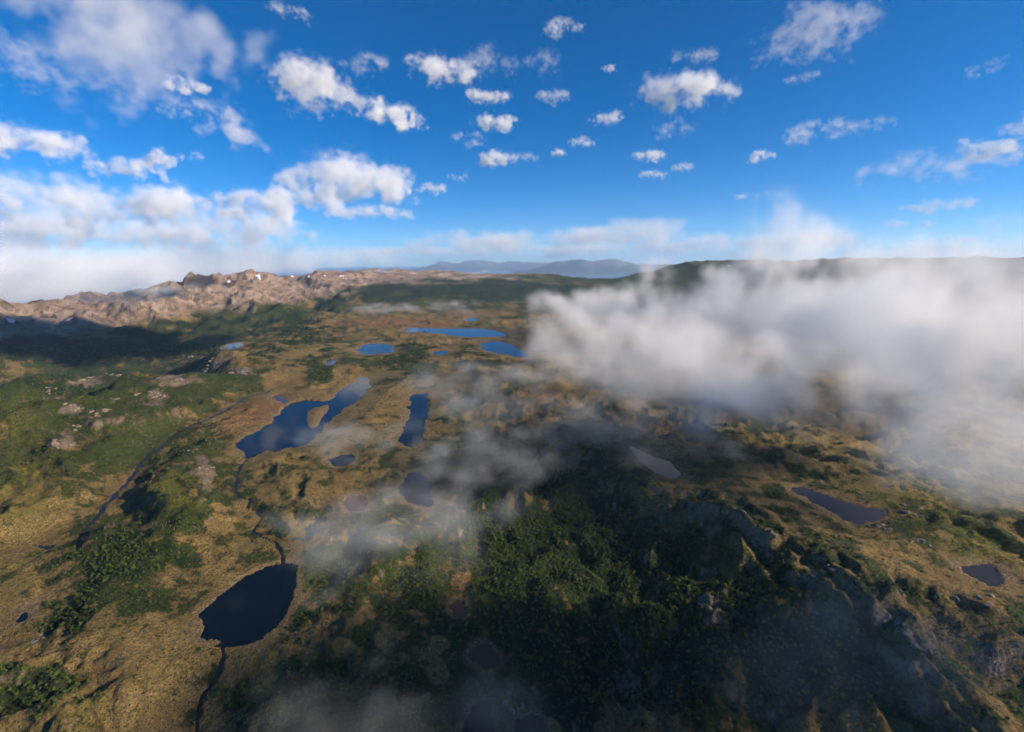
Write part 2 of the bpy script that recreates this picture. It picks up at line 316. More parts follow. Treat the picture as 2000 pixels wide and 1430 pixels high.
def cover(x, y, z, slope):
    u, v = to_px(np.stack([x, y, z], -1)); r = np.hypot(x, y)
    f = sstep(700, 1500, r); g2 = sstep(2200, 4000, r)
    def mf(sc_, o, sd):
        n = fbm(x / sc_, y / sc_, o, sd) * (1 - f) + f * (1 - g2) * fbm(x / (sc_ * 2.2), y / (sc_ * 2.2), o, sd + 1)
        return n + g2 * fbm(x / (sc_ * 6), y / (sc_ * 6), o, sd + 2)
    n1 = mf(60, 4, 50); n2 = mf(22, 4, 54); n3 = mf(90, 3, 60)
    wood = sstep(0.42, 0.62, blob(u, v, WOOD) * 0.85 + 0.75 * n1 + 0.55 * n2)
    green = sstep(0.18, 0.8, blob(u, v, GREEN) * 0.8 + 0.22 + 0.75 * n2 + 0.5 * n3 + 0.4 * n1)
    green = np.maximum(green, sstep(2400, 3000, r) * sstep(950, 1150, u) * sstep(-0.5, 0.1, n1))
    bogw = sstep(0.3, 0.8, blob(u, v, BOG) + 0.4 * n2 + 0.1 * n1)
    rock = sstep(0.48, 0.8, blob(u, v, ROCK) * 0.85 + 0.5 * n2 + 0.6 * np.clip(slope - 0.35, 0, 1))
    yel = sstep(0.25, 0.9, blob(u, v, YEL) + 0.4 * n3)
    wood = wood * (1 - rock) ; green = np.maximum(green * (1 - rock * 0.9) * (1 - 0.8 * bogw), 0)
    # the bare heights: tan and rock from a wavering tree line upward, on the left and centre ridge
    vb = np.interp(u, [-300, 0, 200, 400, 600, 800, 1000, 1200], [670, 655, 640, 606, 572, 549, 535, 500])
    tl = sstep(16, -10, v - vb + 26 * n3 + 14 * n1) * sstep(2300, 2700, r) * sstep(1150, 950, u)
    shore = np.zeros(x.shape)
    for nm, zl, lb, poly in LW:
        c = poly.mean(0); ext = np.hypot(*(poly - c).T).max(); scale = min(np.hypot(*c) / 450.0, 3.0)
        m = np.hypot(x - c[0], y - c[1]) < ext + 40 * scale
        d = poly_sdf(x[m], y[m], poly); shore[m] = np.maximum(shore[m], sstep(11 * scale, 1.0, d) * (0.75 + 0.9 * n2[m]))
    shore = np.clip(shore, 0, 1); green = green * (1 - 0.8 * shore); wood = wood * (1 - shore)
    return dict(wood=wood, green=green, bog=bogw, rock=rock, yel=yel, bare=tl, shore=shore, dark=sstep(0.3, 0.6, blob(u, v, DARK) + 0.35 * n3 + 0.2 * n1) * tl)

# ------------------------------------------------------------------ terrain sheet (finer near the camera)
NT, NR = 1000, 820
th = np.linspace(R(-66), R(66), NT); rr = np.exp(np.linspace(math.log(110), math.log(13500), NR))
TH, RR = np.meshgrid(th, rr, indexing='ij')
X = (RR * np.sin(TH)).ravel(); Y = (RR * np.cos(TH)).ravel()
Z = height(X, Y)
_G = Z.reshape(NT, NR)
dzt = np.gradient(_G, axis=0) / (RR * (th[1] - th[0])); dzr = np.gradient(_G, axis=1) / np.gradient(RR, axis=1)
SL = np.hypot(dzt, dzr).ravel()
CV = cover(X, Y, Z, SL)
def ground_z(x, y):                        # read back from the sheet
    x = np.atleast_1d(np.asarray(x, float)); y = np.atleast_1d(np.asarray(y, float))
    a = (np.arctan2(x, y) - th[0]) / (th[1] - th[0]); b = (np.log(np.hypot(x, y)) - math.log(110)) / (math.log(13500 / 110)) * (NR - 1)
    i = np.clip(a.astype(int), 0, NT - 2); j = np.clip(b.astype(int), 0, NR - 2); fa = np.clip(a - i, 0, 1); fb = np.clip(b - j, 0, 1)
    return (_G[i, j] * (1 - fa) * (1 - fb) + _G[i + 1, j] * fa * (1 - fb) + _G[i, j + 1] * (1 - fa) * fb + _G[i + 1, j + 1] * fa * fb)
def read(field, x, y):
    a = np.rint((np.arctan2(x, y) - th[0]) / (th[1] - th[0])).astype(int); b = np.rint((np.log(np.hypot(x, y)) - math.log(110)) / (math.log(13500 / 110)) * (NR - 1)).astype(int)
    return field.reshape(NT, NR)[np.clip(a, 0, NT - 1), np.clip(b, 0, NR - 1)]
def pix_ground(u, v):                      # where the ray through a photo pixel meets the ground
    d = ray(u, v); t = np.geomspace(150, 12000, 1500); p = CAM + d * t[:, None]
    k = np.argmax(p[:, 2] < ground_z(p[:, 0], p[:, 1])); return p[k]
def grid_mesh(name, V, n0, n1, attrs=None):
    me = bpy.data.meshes.new(name); me.vertices.add(len(V)); me.vertices.foreach_set('co', V.astype(np.float32).ravel())
    i = np.arange((n0 - 1) * (n1 - 1)); a = (i // (n1 - 1)) * n1 + i % (n1 - 1)
    f = np.stack([a, a + 1, a + n1 + 1, a + n1], 1)[:, ::-1] if False else np.stack([a, a + n1, a + n1 + 1, a + 1], 1)
    me.loops.add(f.size); me.loops.foreach_set('vertex_index', f.ravel().astype(np.int32))
    me.polygons.add(len(f)); me.polygons.foreach_set('loop_start', np.arange(0, f.size, 4, dtype=np.int32)); me.polygons.foreach_set('loop_total', np.full(len(f), 4, np.int32))
    me.update(calc_edges=True); me.shade_smooth()
    for k, v in (attrs or {}).items():
        at = me.attributes.new(k, 'FLOAT', 'POINT'); at.data.foreach_set('value', v.astype(np.float32))
    return me

gm, gnt, _, _ = new_mat('moorland'); b = NB(gnt)
geo = b.N.new('ShaderNodeNewGeometry'); P = geo.outputs['Position']
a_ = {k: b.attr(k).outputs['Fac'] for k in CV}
nA = b.noise(P, 0.035, 6, 0.62, 0.6); nB = b.noise(P, 0.16, 5, 0.65, 0.4); nC = b.noise(P, 0.6, 4, 0.7); nD = b.noise(P, 0.008, 5, 0.6)
tus = b.voro(P, 0.33)
nE = b.noise(P, 0.33, 5, 0.75, 0.8); tuf = b.voro(P, 0.26)
tan = b.mix(b.ramp(nE, 0.40, 0.62), (0.095, 0.068, 0.023), (0.275, 0.19, 0.07))
tan = b.mix(b.math('MULTIPLY', b.ramp(nB, 0.52, 0.68), 0.8), tan, (0.36, 0.255, 0.115))
tan = b.mix(b.math('MULTIPLY', b.ramp(nA, 0.45, 0.65), 0.7), tan, (0.125, 0.080, 0.029))
tan = b.mix(b.math('MULTIPLY', b.ramp(nD, 0.5, 0.62), 0.6), tan, (0.11, 0.09, 0.022))
tan = b.mix(b.math('MULTIPLY', a_['yel'], b.ramp(nA, 0.3, 0.6)), tan, (0.15, 0.13, 0.025))
bogc = b.mix(b.ramp(nE, 0.4, 0.65), (0.13, 0.066, 0.028), (0.25, 0.145, 0.062))
c = b.mix(b.math('MULTIPLY', a_['bog'], 0.85), tan, bogc)
shrub = b.mix(b.ramp(nC, 0.4, 0.7), (0.019, 0.031, 0.007), (0.078, 0.098, 0.019))
shrub = b.mix(b.math('MULTIPLY', a_['yel'], b.math('MULTIPLY', b.ramp(nE, 0.42, 0.6), 0.8)), shrub, (0.15, 0.14, 0.022))
# scattered dwarf shrub between tussocks everywhere, closed cover where it is green
thr = b.math('SUBTRACT', 0.60, b.math('MULTIPLY', a_['green'], 0.20))
sp = b.ramp(b.math('ADD', b.math('MULTIPLY', nB, 0.55), b.math('MULTIPLY', nE, 0.45)), thr, b.math('ADD', thr, 0.05))
c = b.mix(sp, c, shrub)
vs1 = b.voro(P, 0.42); vs2 = b.voro(P, 0.75)
spk = b.math('MULTIPLY', b.ramp(vs1, 0.34, 0.22), b.ramp(nB, 0.42, 0.56)); c = b.mix(b.math('MULTIPLY', spk, 0.8), c, (0.022, 0.026, 0.010))
pal = b.math('MULTIPLY', b.ramp(vs2, 0.30, 0.16), b.ramp(nA, 0.5, 0.62)); c = b.mix(b.math('MULTIPLY', pal, 0.75), c, (0.40, 0.31, 0.17))
mud = b.mix(b.ramp(nE, 0.4, 0.6), (0.07, 0.043, 0.024), (0.30, 0.215, 0.125))
c = b.mix(b.math('MULTIPLY', a_['shore'], b.ramp(nB, 0.35, 0.55)), c, mud)
c = b.mix(b.math('MULTIPLY', a_['wood'], 0.92), c, (0.016, 0.028, 0.008))
rockc = b.mix(b.ramp(nB, 0.35, 0.7), (0.085, 0.066, 0.05), (0.27, 0.205, 0.155))
rockc = b.mix(b.ramp(nC, 0.5, 0.75), rockc, (0.20, 0.17, 0.145))
rk = b.math('MULTIPLY', a_['rock'], b.ramp(b.math('ADD', nA, b.math('MULTIPLY', b.math('SUBTRACT', nC, 0.5), 0.7)), 0.3, 0.5))
c = b.mix(rk, c, rockc)
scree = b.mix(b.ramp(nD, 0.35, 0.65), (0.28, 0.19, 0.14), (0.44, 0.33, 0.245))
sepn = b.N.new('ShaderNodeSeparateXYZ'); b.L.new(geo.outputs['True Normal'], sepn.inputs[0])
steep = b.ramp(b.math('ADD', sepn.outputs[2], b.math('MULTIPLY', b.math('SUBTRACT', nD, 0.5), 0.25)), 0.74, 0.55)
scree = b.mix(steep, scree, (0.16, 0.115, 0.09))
bareg = b.mix(b.ramp(b.noise(P, 0.02, 5, 0.6), 0.55, 0.66), scree, (0.13, 0.10, 0.05))
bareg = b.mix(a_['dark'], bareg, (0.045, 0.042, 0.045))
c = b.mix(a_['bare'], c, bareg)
bs = b.N['Principled BSDF']; b.L.new(c, bs.inputs['Base Color']); bs.inputs['Roughness'].default_value = 0.95; bs.inputs['Specular IOR Level'].default_value = 0.15
hgt = b.math('ADD', b.math('ADD', b.math('MULTIPLY', nB, 2.6), b.math('MULTIPLY', b.math('ADD', spk, b.math('MULTIPLY', pal, 0.5)), 0.8)), b.math('ADD', b.math('MULTIPLY', nE, 2.2), b.math('MULTIPLY', sp, 1.0)))
bmp = b.N.new('ShaderNodeBump'); bmp.inputs['Distance'].default_value = 1.0; b.L.new(b.math('MULTIPLY', b.math('MULTIPLY', b.noise(P, 0.014, 7, 0.72), a_['bare']), 26.0), bmp.inputs['Height'])
b2 = b.N.new('ShaderNodeBump'); b2.inputs['Distance'].default_value = 1.0; b.L.new(hgt, b2.inputs['Height']); b.L.new(bmp.outputs[0], b2.inputs['Normal']); b.L.new(b2.outputs[0], bs.inputs['Normal'])

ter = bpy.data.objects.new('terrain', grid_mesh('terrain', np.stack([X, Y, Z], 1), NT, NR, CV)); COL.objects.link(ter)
ter.data.materials.append(gm); tag(ter, 'rolling moorland with bog, rock and heath, rising to bare mountains', kind='structure')

# ------------------------------------------------------------------ water
def water_mat(name, col, bump=0.02, scale=0.5, rough=0.06):
    m, nt, _, _ = new_mat(name); q = NB(nt); s = q.N['Principled BSDF']
    g = q.N.new('ShaderNodeNewGeometry')
    s.inputs['Base Color'].default_value = (*col, 1); s.inputs['Roughness'].default_value = rough; s.inputs['IOR'].default_value = 1.33; s.inputs['Specular IOR Level'].default_value = 0.33
    q.L.new(q.bump(q.noise(g.outputs['Position'], scale, 3, 0.6), bump, 0.6), s.inputs['Normal'])
    return m
mw = water_mat('lake_water', (0.0025, 0.0055, 0.008), 0.02); mt_ = water_mat('tarn_water', (0.022, 0.017, 0.016), 0.02, rough=0.12); mst = water_mat('stream_water', (0.010, 0.009, 0.010), 0.02, rough=0.3); mp = water_mat('peat_water', (0.075, 0.038, 0.02), 0.02, rough=0.15); ms = water_mat('sea_water', (0.03, 0.08, 0.14), 1.0, 0.01, 0.2)
def poly_obj(name, xy, z, mat):
    me = bpy.data.meshes.new(name)
    me.from_pydata([(float(p[0]), float(p[1]), float(z)) for p in xy], [], [tuple(range(len(xy)))]); me.materials.append(mat)
    o = bpy.data.objects.new(name, me); COL.objects.link(o); return o
for nm, z, lb, poly in LW:
    c0 = poly.mean(0); scale = np.hypot(*c0) / 450.0
    a = poly; e = np.roll(a, -1, 0) - np.roll(a, 1, 0); nrm = np.stack([e[:, 1], -e[:, 0]], 1); nrm /= np.linalg.norm(nrm, axis=1, keepdims=True) + 1e-9
    area = 0.5 * np.sum(a[:, 0] * np.roll(a[:, 1], -1) - np.roll(a[:, 0], -1) * a[:, 1])
    o = poly_obj(nm, (a + nrm * np.sign(area) * 4.0 * scale)[:: 1 if area > 0 else -1], z, mp if nm == 'peat_pond' else mt_ if z in (24, 26) else mw)
    tag(o, lb, kind='structure')
for lb, wd, q in SW:
    V = []; Fc = []
    for i in range(len(q)):
        t = q[min(i + 1, len(q) - 1)] - q[max(i - 1, 0)]; n = np.array([-t[1], t[0]]) / (np.hypot(t[0], t[1]) + 1e-9)
        w_ = wd * 1.3
        V += [(*(q[i, :2] + n * w_), q[i, 2]), (*(q[i, :2] - n * w_), q[i, 2])]
        if i: k = 2 * i; Fc.append((k - 2, k - 1, k + 1, k))
    me = bpy.data.meshes.new('stream'); me.from_pydata([tuple(map(float, v)) for v in V], [], Fc); me.materials.append(mst)
    o = bpy.data.objects.new('stream', me); COL.objects.link(o); tag(o, lb, kind='structure')
SEA = -200.0
se = bpy.data.meshes.new('sea'); A_ = np.linspace(R(-80), R(80), 49); V = [(0, 6000.0, SEA)] + [(140000 * math.sin(t), 140000 * math.cos(t), SEA) for t in A_]
se.from_pydata(V, [], [(0, i + 1, i) for i in range(1, 49)]); se.materials.append(ms)
o = bpy.data.objects.new('sea', se); COL.objects.link(o); tag(o, 'pale strait of sea water far beyond the green ridge', kind='structure')

# ------------------------------------------------------------------ far mountains across the strait
mm, mnt, _, _ = new_mat('far_mountain'); q = NB(mnt); s = q.N['Principled BSDF']; g = q.N.new('ShaderNodeNewGeometry')
sx = q.N.new('ShaderNodeSeparateXYZ'); q.L.new(g.outputs['Position'], sx.inputs[0]); nx = q.N.new('ShaderNodeSeparateXYZ'); q.L.new(g.outputs['Normal'], nx.inputs[0])
hz = q.math('ADD', sx.outputs[2], q.math('MULTIPLY', q.math('SUBTRACT', q.noise(g.outputs['Position'], 0.002, 5, 0.65), 0.5), 900))
cc = q.mix(q.ramp(hz, 0, 350), (0.03, 0.05, 0.03), (0.13, 0.12, 0.11)); cc = q.mix(q.ramp(hz, 620, 820), cc, (0.8, 0.82, 0.85))
q.L.new(cc, s.inputs['Base Color']); s.inputs['Roughness'].default_value = 0.9
def far_range(prof, d0, d1, label, seed):
    us = np.array([p[0] for p in prof], float); hs_ = np.array([at_d(p[0], p[1], 0.5 * (d0 + d1))[2] for p in prof])
    n0, n1 = 260, 60; uu = np.linspace(us[0], us[-1], n0); t = np.linspace(0, 1, n1)
    dirs = np.array([at_d(u, 540, 1.0)[:2] for u in uu]); D = d0 + (d1 - d0) * t
    x = dirs[:, 0:1] * D; y = dirs[:, 1:2] * D
    crest = np.interp(uu, us, hs_)[:, None] - SEA
    env = np.clip(np.sin(np.pi * t) ** 0.9, 0, 1)[None] * sstep(0, 0.05, (uu - us[0]) / (us[-1] - us[0]))[:, None] * sstep(1, 0.95, (uu - us[0]) / (us[-1] - us[0]))[:, None]
    z = SEA - 20 + crest * env * (0.55 + 0.75 * ridged(x / 3600, y / 3600, 6, seed))
    me = grid_mesh('mountain', np.stack([x.ravel(), y.ravel(), z.ravel()], 1), n0, n1); me.materials.append(mm)
    o = bpy.data.objects.new('mountain', me); COL.objects.link(o); tag(o, label, kind='structure'); return o
far_range([(985,533),(1040,525),(1085,514),(1130,508),(1160,511),(1200,507),(1240,512),(1290,516),(1360,520),(1440,528)], 24000, 32000, 'hazy blue snow capped mountain group across the strait', 71)
far_range([(780,528),(820,522),(860,512),(890,516),(930,509),(970,514),(1010,512),(1080,515),(1150,520),(1220,524)], 38000, 46000, 'palest blue mountain outline at the horizon', 77)

# ------------------------------------------------------------------ trees
def blade_mesh(V, Fc, nrm, ctr, size, up_bias=0.5):
    n = np.asarray(nrm, float) + rng.normal(0, 0.55, 3); n[2] += up_bias; n /= np.linalg.norm(n)
    t = np.cross(n, rng.normal(size=3)); t /= np.linalg.norm(t) + 1e-9; bt = np.cross(n, t)
    a, c = size * rng.uniform(0.7, 1.2), size * rng.uniform(0.5, 0.9)
    k = len(V); ctr = np.asarray(ctr)
    V += [tuple(ctr - t * a), tuple(ctr + bt * c * 0.8 + n * 0.15 * size), tuple(ctr + t * a), tuple(ctr - bt * c)]
    Fc.append((k, k + 1, k + 2, k + 3))
def crown_data(seed, nl=9, nq=230, low=False):
    V, Fc = [], []; g = np.random.default_rng(seed)
    lobes = []
    for i in range(nl):
        a = g.uniform(0, 2 * math.pi); rd = g.uniform(0.2, 2.9)
        lobes.append((np.array([rd * math.cos(a), rd * math.sin(a), g.uniform(2.2, 5.8) - 0.35 * rd]), g.uniform(1.1, 2.1)))
    if low:
        lobes = [(c * np.array([0.8, 0.8, 0.22]), r * 0.8) for c, r in lobes]
    for i in range(nq):
        c, r = lobes[i % nl]; d = g.normal(size=3); d /= np.linalg.norm(d)
        if d[2] < -0.3: d[2] *= -1
        p = c + d * r * g.uniform(0.65, 1.05) * np.array([1, 1, 0.72]); p[2] = max(p[2], 0.15)
        blade_mesh(V, Fc, d, p, 0.52 if not low else 0.42)
    return V, Fc
def tube(V, Fc, p0, p1, r0_, r1_, n=6):
    p0, p1 = np.asarray(p0, float), np.asarray(p1, float); d = p1 - p0; d /= np.linalg.norm(d)
    a = np.cross(d, (0.3, 0.9, 0.1)); a /= np.linalg.norm(a); bb = np.cross(d, a); k = len(V)
    for p, r in ((p0, r0_), (p1, r1_)):
        for i in range(n):
            t = 2 * math.pi * i / n; V.append(tuple(p + r * (math.cos(t) * a + math.sin(t) * bb)))
    for i in range(n): j = (i + 1) % n; Fc.append((k + i, k + j, k + n + j, k + n + i))
def trunk_data(seed):
    g = np.random.default_rng(seed); V, Fc = [], []
    top = np.array([g.normal(0, 0.3), g.normal(0, 0.3), 3.4]); tube(V, Fc, (0, 0, -0.8), top * 0.55, 0.28, 0.2); tube(V, Fc, top * 0.55, top, 0.2, 0.11)
    for i in range(5):
        a = 1.25 * i + g.uniform(0, 0.6); st = top * g.uniform(0.45, 0.95)
        tube(V, Fc, st, st + np.array([math.cos(a) * 1.9, math.sin(a) * 1.9, g.uniform(0.7, 1.7)]), 0.11, 0.03, 5)
    return V, Fc
def leaf_mat(name, dark, paler):
    m, nt, _, _ = new_mat(name); q = NB(nt); s = q.N['Principled BSDF']
    oi = q.N.new('ShaderNodeObjectInfo'); g = q.N.new('ShaderNodeNewGeometry')
    f = q.math('ADD', q.math('MULTIPLY', oi.outputs['Random'], 0.6), q.math('MULTIPLY', q.noise(g.outputs['Position'], 0.5, 3), 0.6))
    cl = q.mix(q.ramp(f, 0.25, 0.9), dark, paler)  # leaf tone varies at random per plant and by noise
    q.L.new(cl, s.inputs['Base Color']); s.inputs['Roughness'].default_value = 0.7; s.inputs['Specular IOR Level'].default_value = 0.2
    tr = q.N.new('ShaderNodeBsdfTranslucent'); q.L.new(cl, tr.inputs[0]); mx = q.N.new('ShaderNodeMixShader'); mx.inputs[0].default_value = 0.25
    q.L.new(s.outputs[0], mx.inputs[1]); q.L.new(tr.outputs[0], mx.inputs[2]); q.L.new(mx.outputs[0], q.N['Material Output'].inputs['Surface'])
    return m
mleaf = leaf_mat('beech_leaves', (0.026, 0.048, 0.010), (0.115, 0.155, 0.030))
mshrub = leaf_mat('dwarf_shrub', (0.028, 0.040, 0.010), (0.105, 0.115, 0.026))
mbark, bnt, _, _ = new_mat('bark'); q = NB(bnt); g = q.N.new('ShaderNodeNewGeometry')
q.L.new(q.mix(q.noise(g.outputs['Position'], 3.0, 4), (0.10, 0.085, 0.07), (0.22, 0.2, 0.175)), q.N['Principled BSDF'].inputs['Base Color']); q.N['Principled BSDF'].inputs['Roughness'].default_value = 0.9
def py_mesh(name, V, Fc, mat):
    me = bpy.data.meshes.new(name); me.from_pydata(V, [], Fc); me.materials.append(mat); return me
CROWN = [crown_data(100 + i, 8 + i % 3, 230) for i in range(5)]
SHRUB = [crown_data(200 + i, 6, 70, True) for i in range(3)]
CM = [py_mesh('crown', *c_, mleaf) for c_ in CROWN]; TM = [py_mesh('trunk', *trunk_data(300 + i), mbark) for i in range(3)]

def scatter(r_lo, r_hi, cell, amax=54):
    n = int((r_hi ** 2 - r_lo ** 2) * R(amax) / cell ** 2)
    rad = np.sqrt(rng.uniform(r_lo ** 2, r_hi ** 2, n)); a = rng.uniform(R(-amax), R(amax), n)
    x, y = rad * np.sin(a), rad * np.cos(a)
    return x, y
WATERZ = np.zeros(NT * NR, bool)
for nm, z, lb, poly in LW:
    m = (np.hypot(X - poly[:, 0].mean(), Y - poly[:, 1].mean()) < 600); WATERZ[m] |= poly_sdf(X[m], Y[m], poly) < 4
for lb, wd, q in SW:
    for i in range(len(q) - 1):
        for t_ in (0, 0.5): p_ = q[i] * (1 - t_) + q[i + 1] * t_; WATERZ |= np.hypot(X - p_[0], Y - p_[1]) < 6.5
T = []
for r_lo, r_hi, cell, s0, s1 in ((190, 760, 3.3, 0.24, 0.64), (760, 1600, 7.0, 0.45, 0.95), (1600, 2900, 15, 0.9, 1.7)):
    x, y = scatter(r_lo, r_hi, cell)
    wv = read(CV['wood'], x, y); ok = (rng.uniform(size=len(x)) < wv * (0.95 if r_lo < 700 else 0.8)) & ~read(WATERZ, x, y) & (read(CV['bare'], x, y) < 0.4)
    x, y = x[ok], y[ok]
    T.append(np.stack([x, y, ground_z(x, y), s0 + (s1 - s0) * rng.uniform(0, 1, len(x)) ** 1.5, rng.uniform(0, 6.28, len(x)), rng.integers(0, 5, len(x))], 1))
T = np.concatenate(T)
u_, v_ = to_px(T[:, :3]); dist = np.linalg.norm(T[:, :3] - CAM, axis=1)
inframe = (u_ > 15) & (u_ < 1985) & (v_ > 300) & (v_ < 1415)
order = np.argsort(-(T[:, 3] / dist * inframe)); pick = order[:300]; rest = np.ones(len(T), bool); rest[pick] = False
MARKS = [('the dark still lake', 480, 1180), ('the rust brown peat pool', 945, 1285), ('the little tan mud pool', 895, 1190), ('the grey pear shaped pond', 812, 957), ('the cut off dark pool', 930, 1410),
 ('the mossy bank at the lower edge', 1060, 1390), ('the dark boulder scree', 1270, 1345), ('the wooded knoll', 1405, 1165), ('the crag of the sunlit ridge', 1500, 1050), ('the wedge shaped tarn', 1915, 1125),
 ('the misty lower right corner', 1900, 1390), ('the small black pool', 48, 1195), ('the lower left corner', 90, 1400), ('the narrow slanting tarn', 1280, 905), ('the faint outlet stream', 400, 1360), ('the rocky rib at the lower right', 1790, 1250), ('the lower edge clearing', 1480, 1400)]
def tree_label(u, v, s_):
    k = min(MARKS, key=lambda m_: (m_[1] - u) ** 2 + 1.3 * (m_[2] - v) ** 2); du, dv = u - k[1], v - k[2]; dd = math.hypot(du, dv)
    where = ('right of', 'below and right of', 'below', 'below and left of', 'left of', 'above and left of', 'above', 'above and right of')[int(round(math.atan2(dv, du) / (math.pi / 4))) % 8]
    return '%s green beech tree %s %s %s' % ('small' if s_ < 0.57 else 'large', 'just' if dd < 35 else 'slightly' if dd < 70 else 'further' if dd < 120 else 'well', where, k[0]), 'beech trees ' + where + ' ' + k[0]
for i in pick:
    x, y, z, s_, ro, k = T[i]; lb, gp = tree_label(u_[i], v_[i], s_)
    e = bpy.data.objects.new('beech_tree', None); COL.objects.link(e); e.location = (x, y, z - 0.2); e.rotation_euler = (0, 0, ro); e.scale = (s_, s_, s_ * rng.uniform(0.85, 1.15))
    e.empty_display_size = 0.5; tag(e, lb, 'tree', gp)
    for nm, me in (('trunk', TM[int(k) % 3]), ('crown', CM[int(k)])):
        o = bpy.data.objects.new(nm, me); COL.objects.link(o); o.parent = e

# one object that repeats small plants over points: the mesh carries the patterns (pid 0..n) and the points (pid -1)
def stuff_group(nvar):
    ng = bpy.data.node_groups.new('scatter', 'GeometryNodeTree'); N, L = ng.nodes, ng.links
    ng.interface.new_socket('Geometry', in_out='INPUT', socket_type='NodeSocketGeometry'); ng.interface.new_socket('Geometry', in_out='OUTPUT', socket_type='NodeSocketGeometry')
    gi, go = N.new('NodeGroupInput'), N.new('NodeGroupOutput')
    def na(nm, ty='FLOAT'):
        n = N.new('GeometryNodeInputNamedAttribute'); n.data_type = ty; n.inputs[0].default_value = nm; return n.outputs[0]
    pid = na('pid')
    def sel(v):
        c = N.new('FunctionNodeCompare'); c.data_type = 'FLOAT'; c.operation = 'EQUAL'; L.new(pid, c.inputs[0]); c.inputs[1].default_value = v; c.inputs[12].default_value = 0.2
        sp_ = N.new('GeometryNodeSeparateGeometry'); sp_.domain = 'POINT'; L.new(gi.outputs[0], sp_.inputs[0]); L.new(c.outputs[0], sp_.inputs[1]); return sp_.outputs[0]
    ip = N.new('GeometryNodeInstanceOnPoints'); L.new(sel(-1), ip.inputs['Points'])
    jn = N.new('GeometryNodeJoinGeometry')
    for k in range(nvar):
        g2 = N.new('GeometryNodeGeometryToInstance'); L.new(sel(k), g2.inputs[0]); L.new(g2.outputs[0], jn.inputs[0])
    L.new(jn.outputs[0], ip.inputs['Instance']); ip.inputs['Pick Instance'].default_value = True
    ri = N.new('FunctionNodeRandomValue'); ri.data_type = 'INT'; ri.inputs[4].default_value = 0; ri.inputs[5].default_value = nvar - 1; L.new(ri.outputs[2], ip.inputs['Instance Index'])
    cx = N.new('ShaderNodeCombineXYZ'); L.new(na('rot'), cx.inputs[2]); L.new(cx.outputs[0], ip.inputs['Rotation'])
    cs = N.new('ShaderNodeCombineXYZ'); sv = na('size')
    for k in range(3): L.new(sv, cs.inputs[k])
    L.new(cs.outputs[0], ip.inputs['Scale']); L.new(ip.outputs[0], go.inputs[0]); return ng
def stuff(name, protos, P3, size, rot, mat, label):
    V, Fc, pid = [], [], []
    for k, (v, f) in enumerate(protos):
        o_ = len(V); V += v; Fc += [tuple(i + o_ for i in q_) for q_ in f]; pid += [float(k)] * len(v)
    n0 = len(V); n = len(P3)
    me = bpy.data.meshes.new(name); me.from_pydata(V + [tuple(p) for p in P3.tolist()], [], Fc); me.materials.append(mat)
    for nm, arr in (('pid', np.r_[pid, np.full(n, -1.0)]), ('size', np.r_[np.zeros(n0), size]), ('rot', np.r_[np.zeros(n0), rot])):
        at = me.attributes.new(nm, 'FLOAT', 'POINT'); at.data.foreach_set('value', arr.astype(np.float32))
    o = bpy.data.objects.new(name, me); COL.objects.link(o); md = o.modifiers.new('scatter', 'NODES'); md.node_group = stuff_group(len(protos))
    return tag(o, label, kind='stuff')
Q = T[rest]; stuff('woodland', CROWN, Q[:, :3] - [0, 0, 0.4], Q[:, 3], Q[:, 4], mleaf, 'dark green beech wood spreading over hollows and slopes')
S = []
for r_lo, r_hi, cell, s0, s1 in ((190, 700, 3.4, 0.35, 0.75), (700, 1500, 7.0, 0.6, 1.2)):
    x, y = scatter(r_lo, r_hi, cell); gv = read(CV['green'], x, y) * 0.75 + 0.09; gv = gv * (1 - 0.7 * read(CV['bog'], x, y)) * (1 - read(CV['rock'], x, y) * 0.8)
    cl = sstep(-0.15, 0.25, fbm(x / 14, y / 14, 3, 90))
    ok = (rng.uniform(size=len(x)) < gv * cl) & ~read(WATERZ, x, y); x, y = x[ok], y[ok]
    S.append(np.stack([x, y, ground_z(x, y) - 0.1, rng.uniform(s0, s1, len(x)), rng.uniform(0, 6.28, len(x))], 1))
S = np.concatenate(S); stuff('shrubbery', SHRUB, S[:, :3], S[:, 3], S[:, 4], mshrub, 'low olive green heath shrubs dotted over the tan moor')
print('trees', len(T), 'shrubs', len(S))


# ------------------------------------------------------------------ rock outcrops, scree, dead wood, snow
import bmesh
def rock_data(seed, sub=2, flat=0.7):
    bm = bmesh.new(); bmesh.ops.create_icosphere(bm, subdivisions=sub, radius=1.0); g = np.random.default_rng(seed)
    pl = g.normal(size=(9, 3)); pl /= np.linalg.norm(pl, axis=1, keepdims=True); of = g.uniform(0.32, 0.8, 9)
    V = []
    for v in bm.verts:
        p = np.array(v.co); 
        for n_, o_ in zip(pl, of):
            e = p @ n_ - o_
            if e > 0: p = p - n_ * e * 0.9
        p = p * (1 + 0.12 * g.normal() * 0.6); p[2] *= flat; V.append(tuple(p))
    Fc = [tuple(v.index for v in f.verts) for f in bm.faces]; bm.free(); return V, Fc
mrock, rnt, _, _ = new_mat('outcrop_rock'); q = NB(rnt); g = q.N.new('ShaderNodeNewGeometry')
r1 = q.noise(g.outputs['Position'], 0.35, 6, 0.7); r2 = q.noise(g.outputs['Position'], 1.4, 4, 0.7)
rc = q.mix(q.ramp(r1, 0.35, 0.68), (0.10, 0.075, 0.058), (0.33, 0.25, 0.19)); rc = q.mix(q.math('MULTIPLY', q.ramp(r2, 0.5, 0.7), 0.7), rc, (0.065, 0.062, 0.03))
q.L.new(rc, q.N['Principled BSDF'].inputs['Base Color']); q.N['Principled BSDF'].inputs['Roughness'].default_value = 0.95
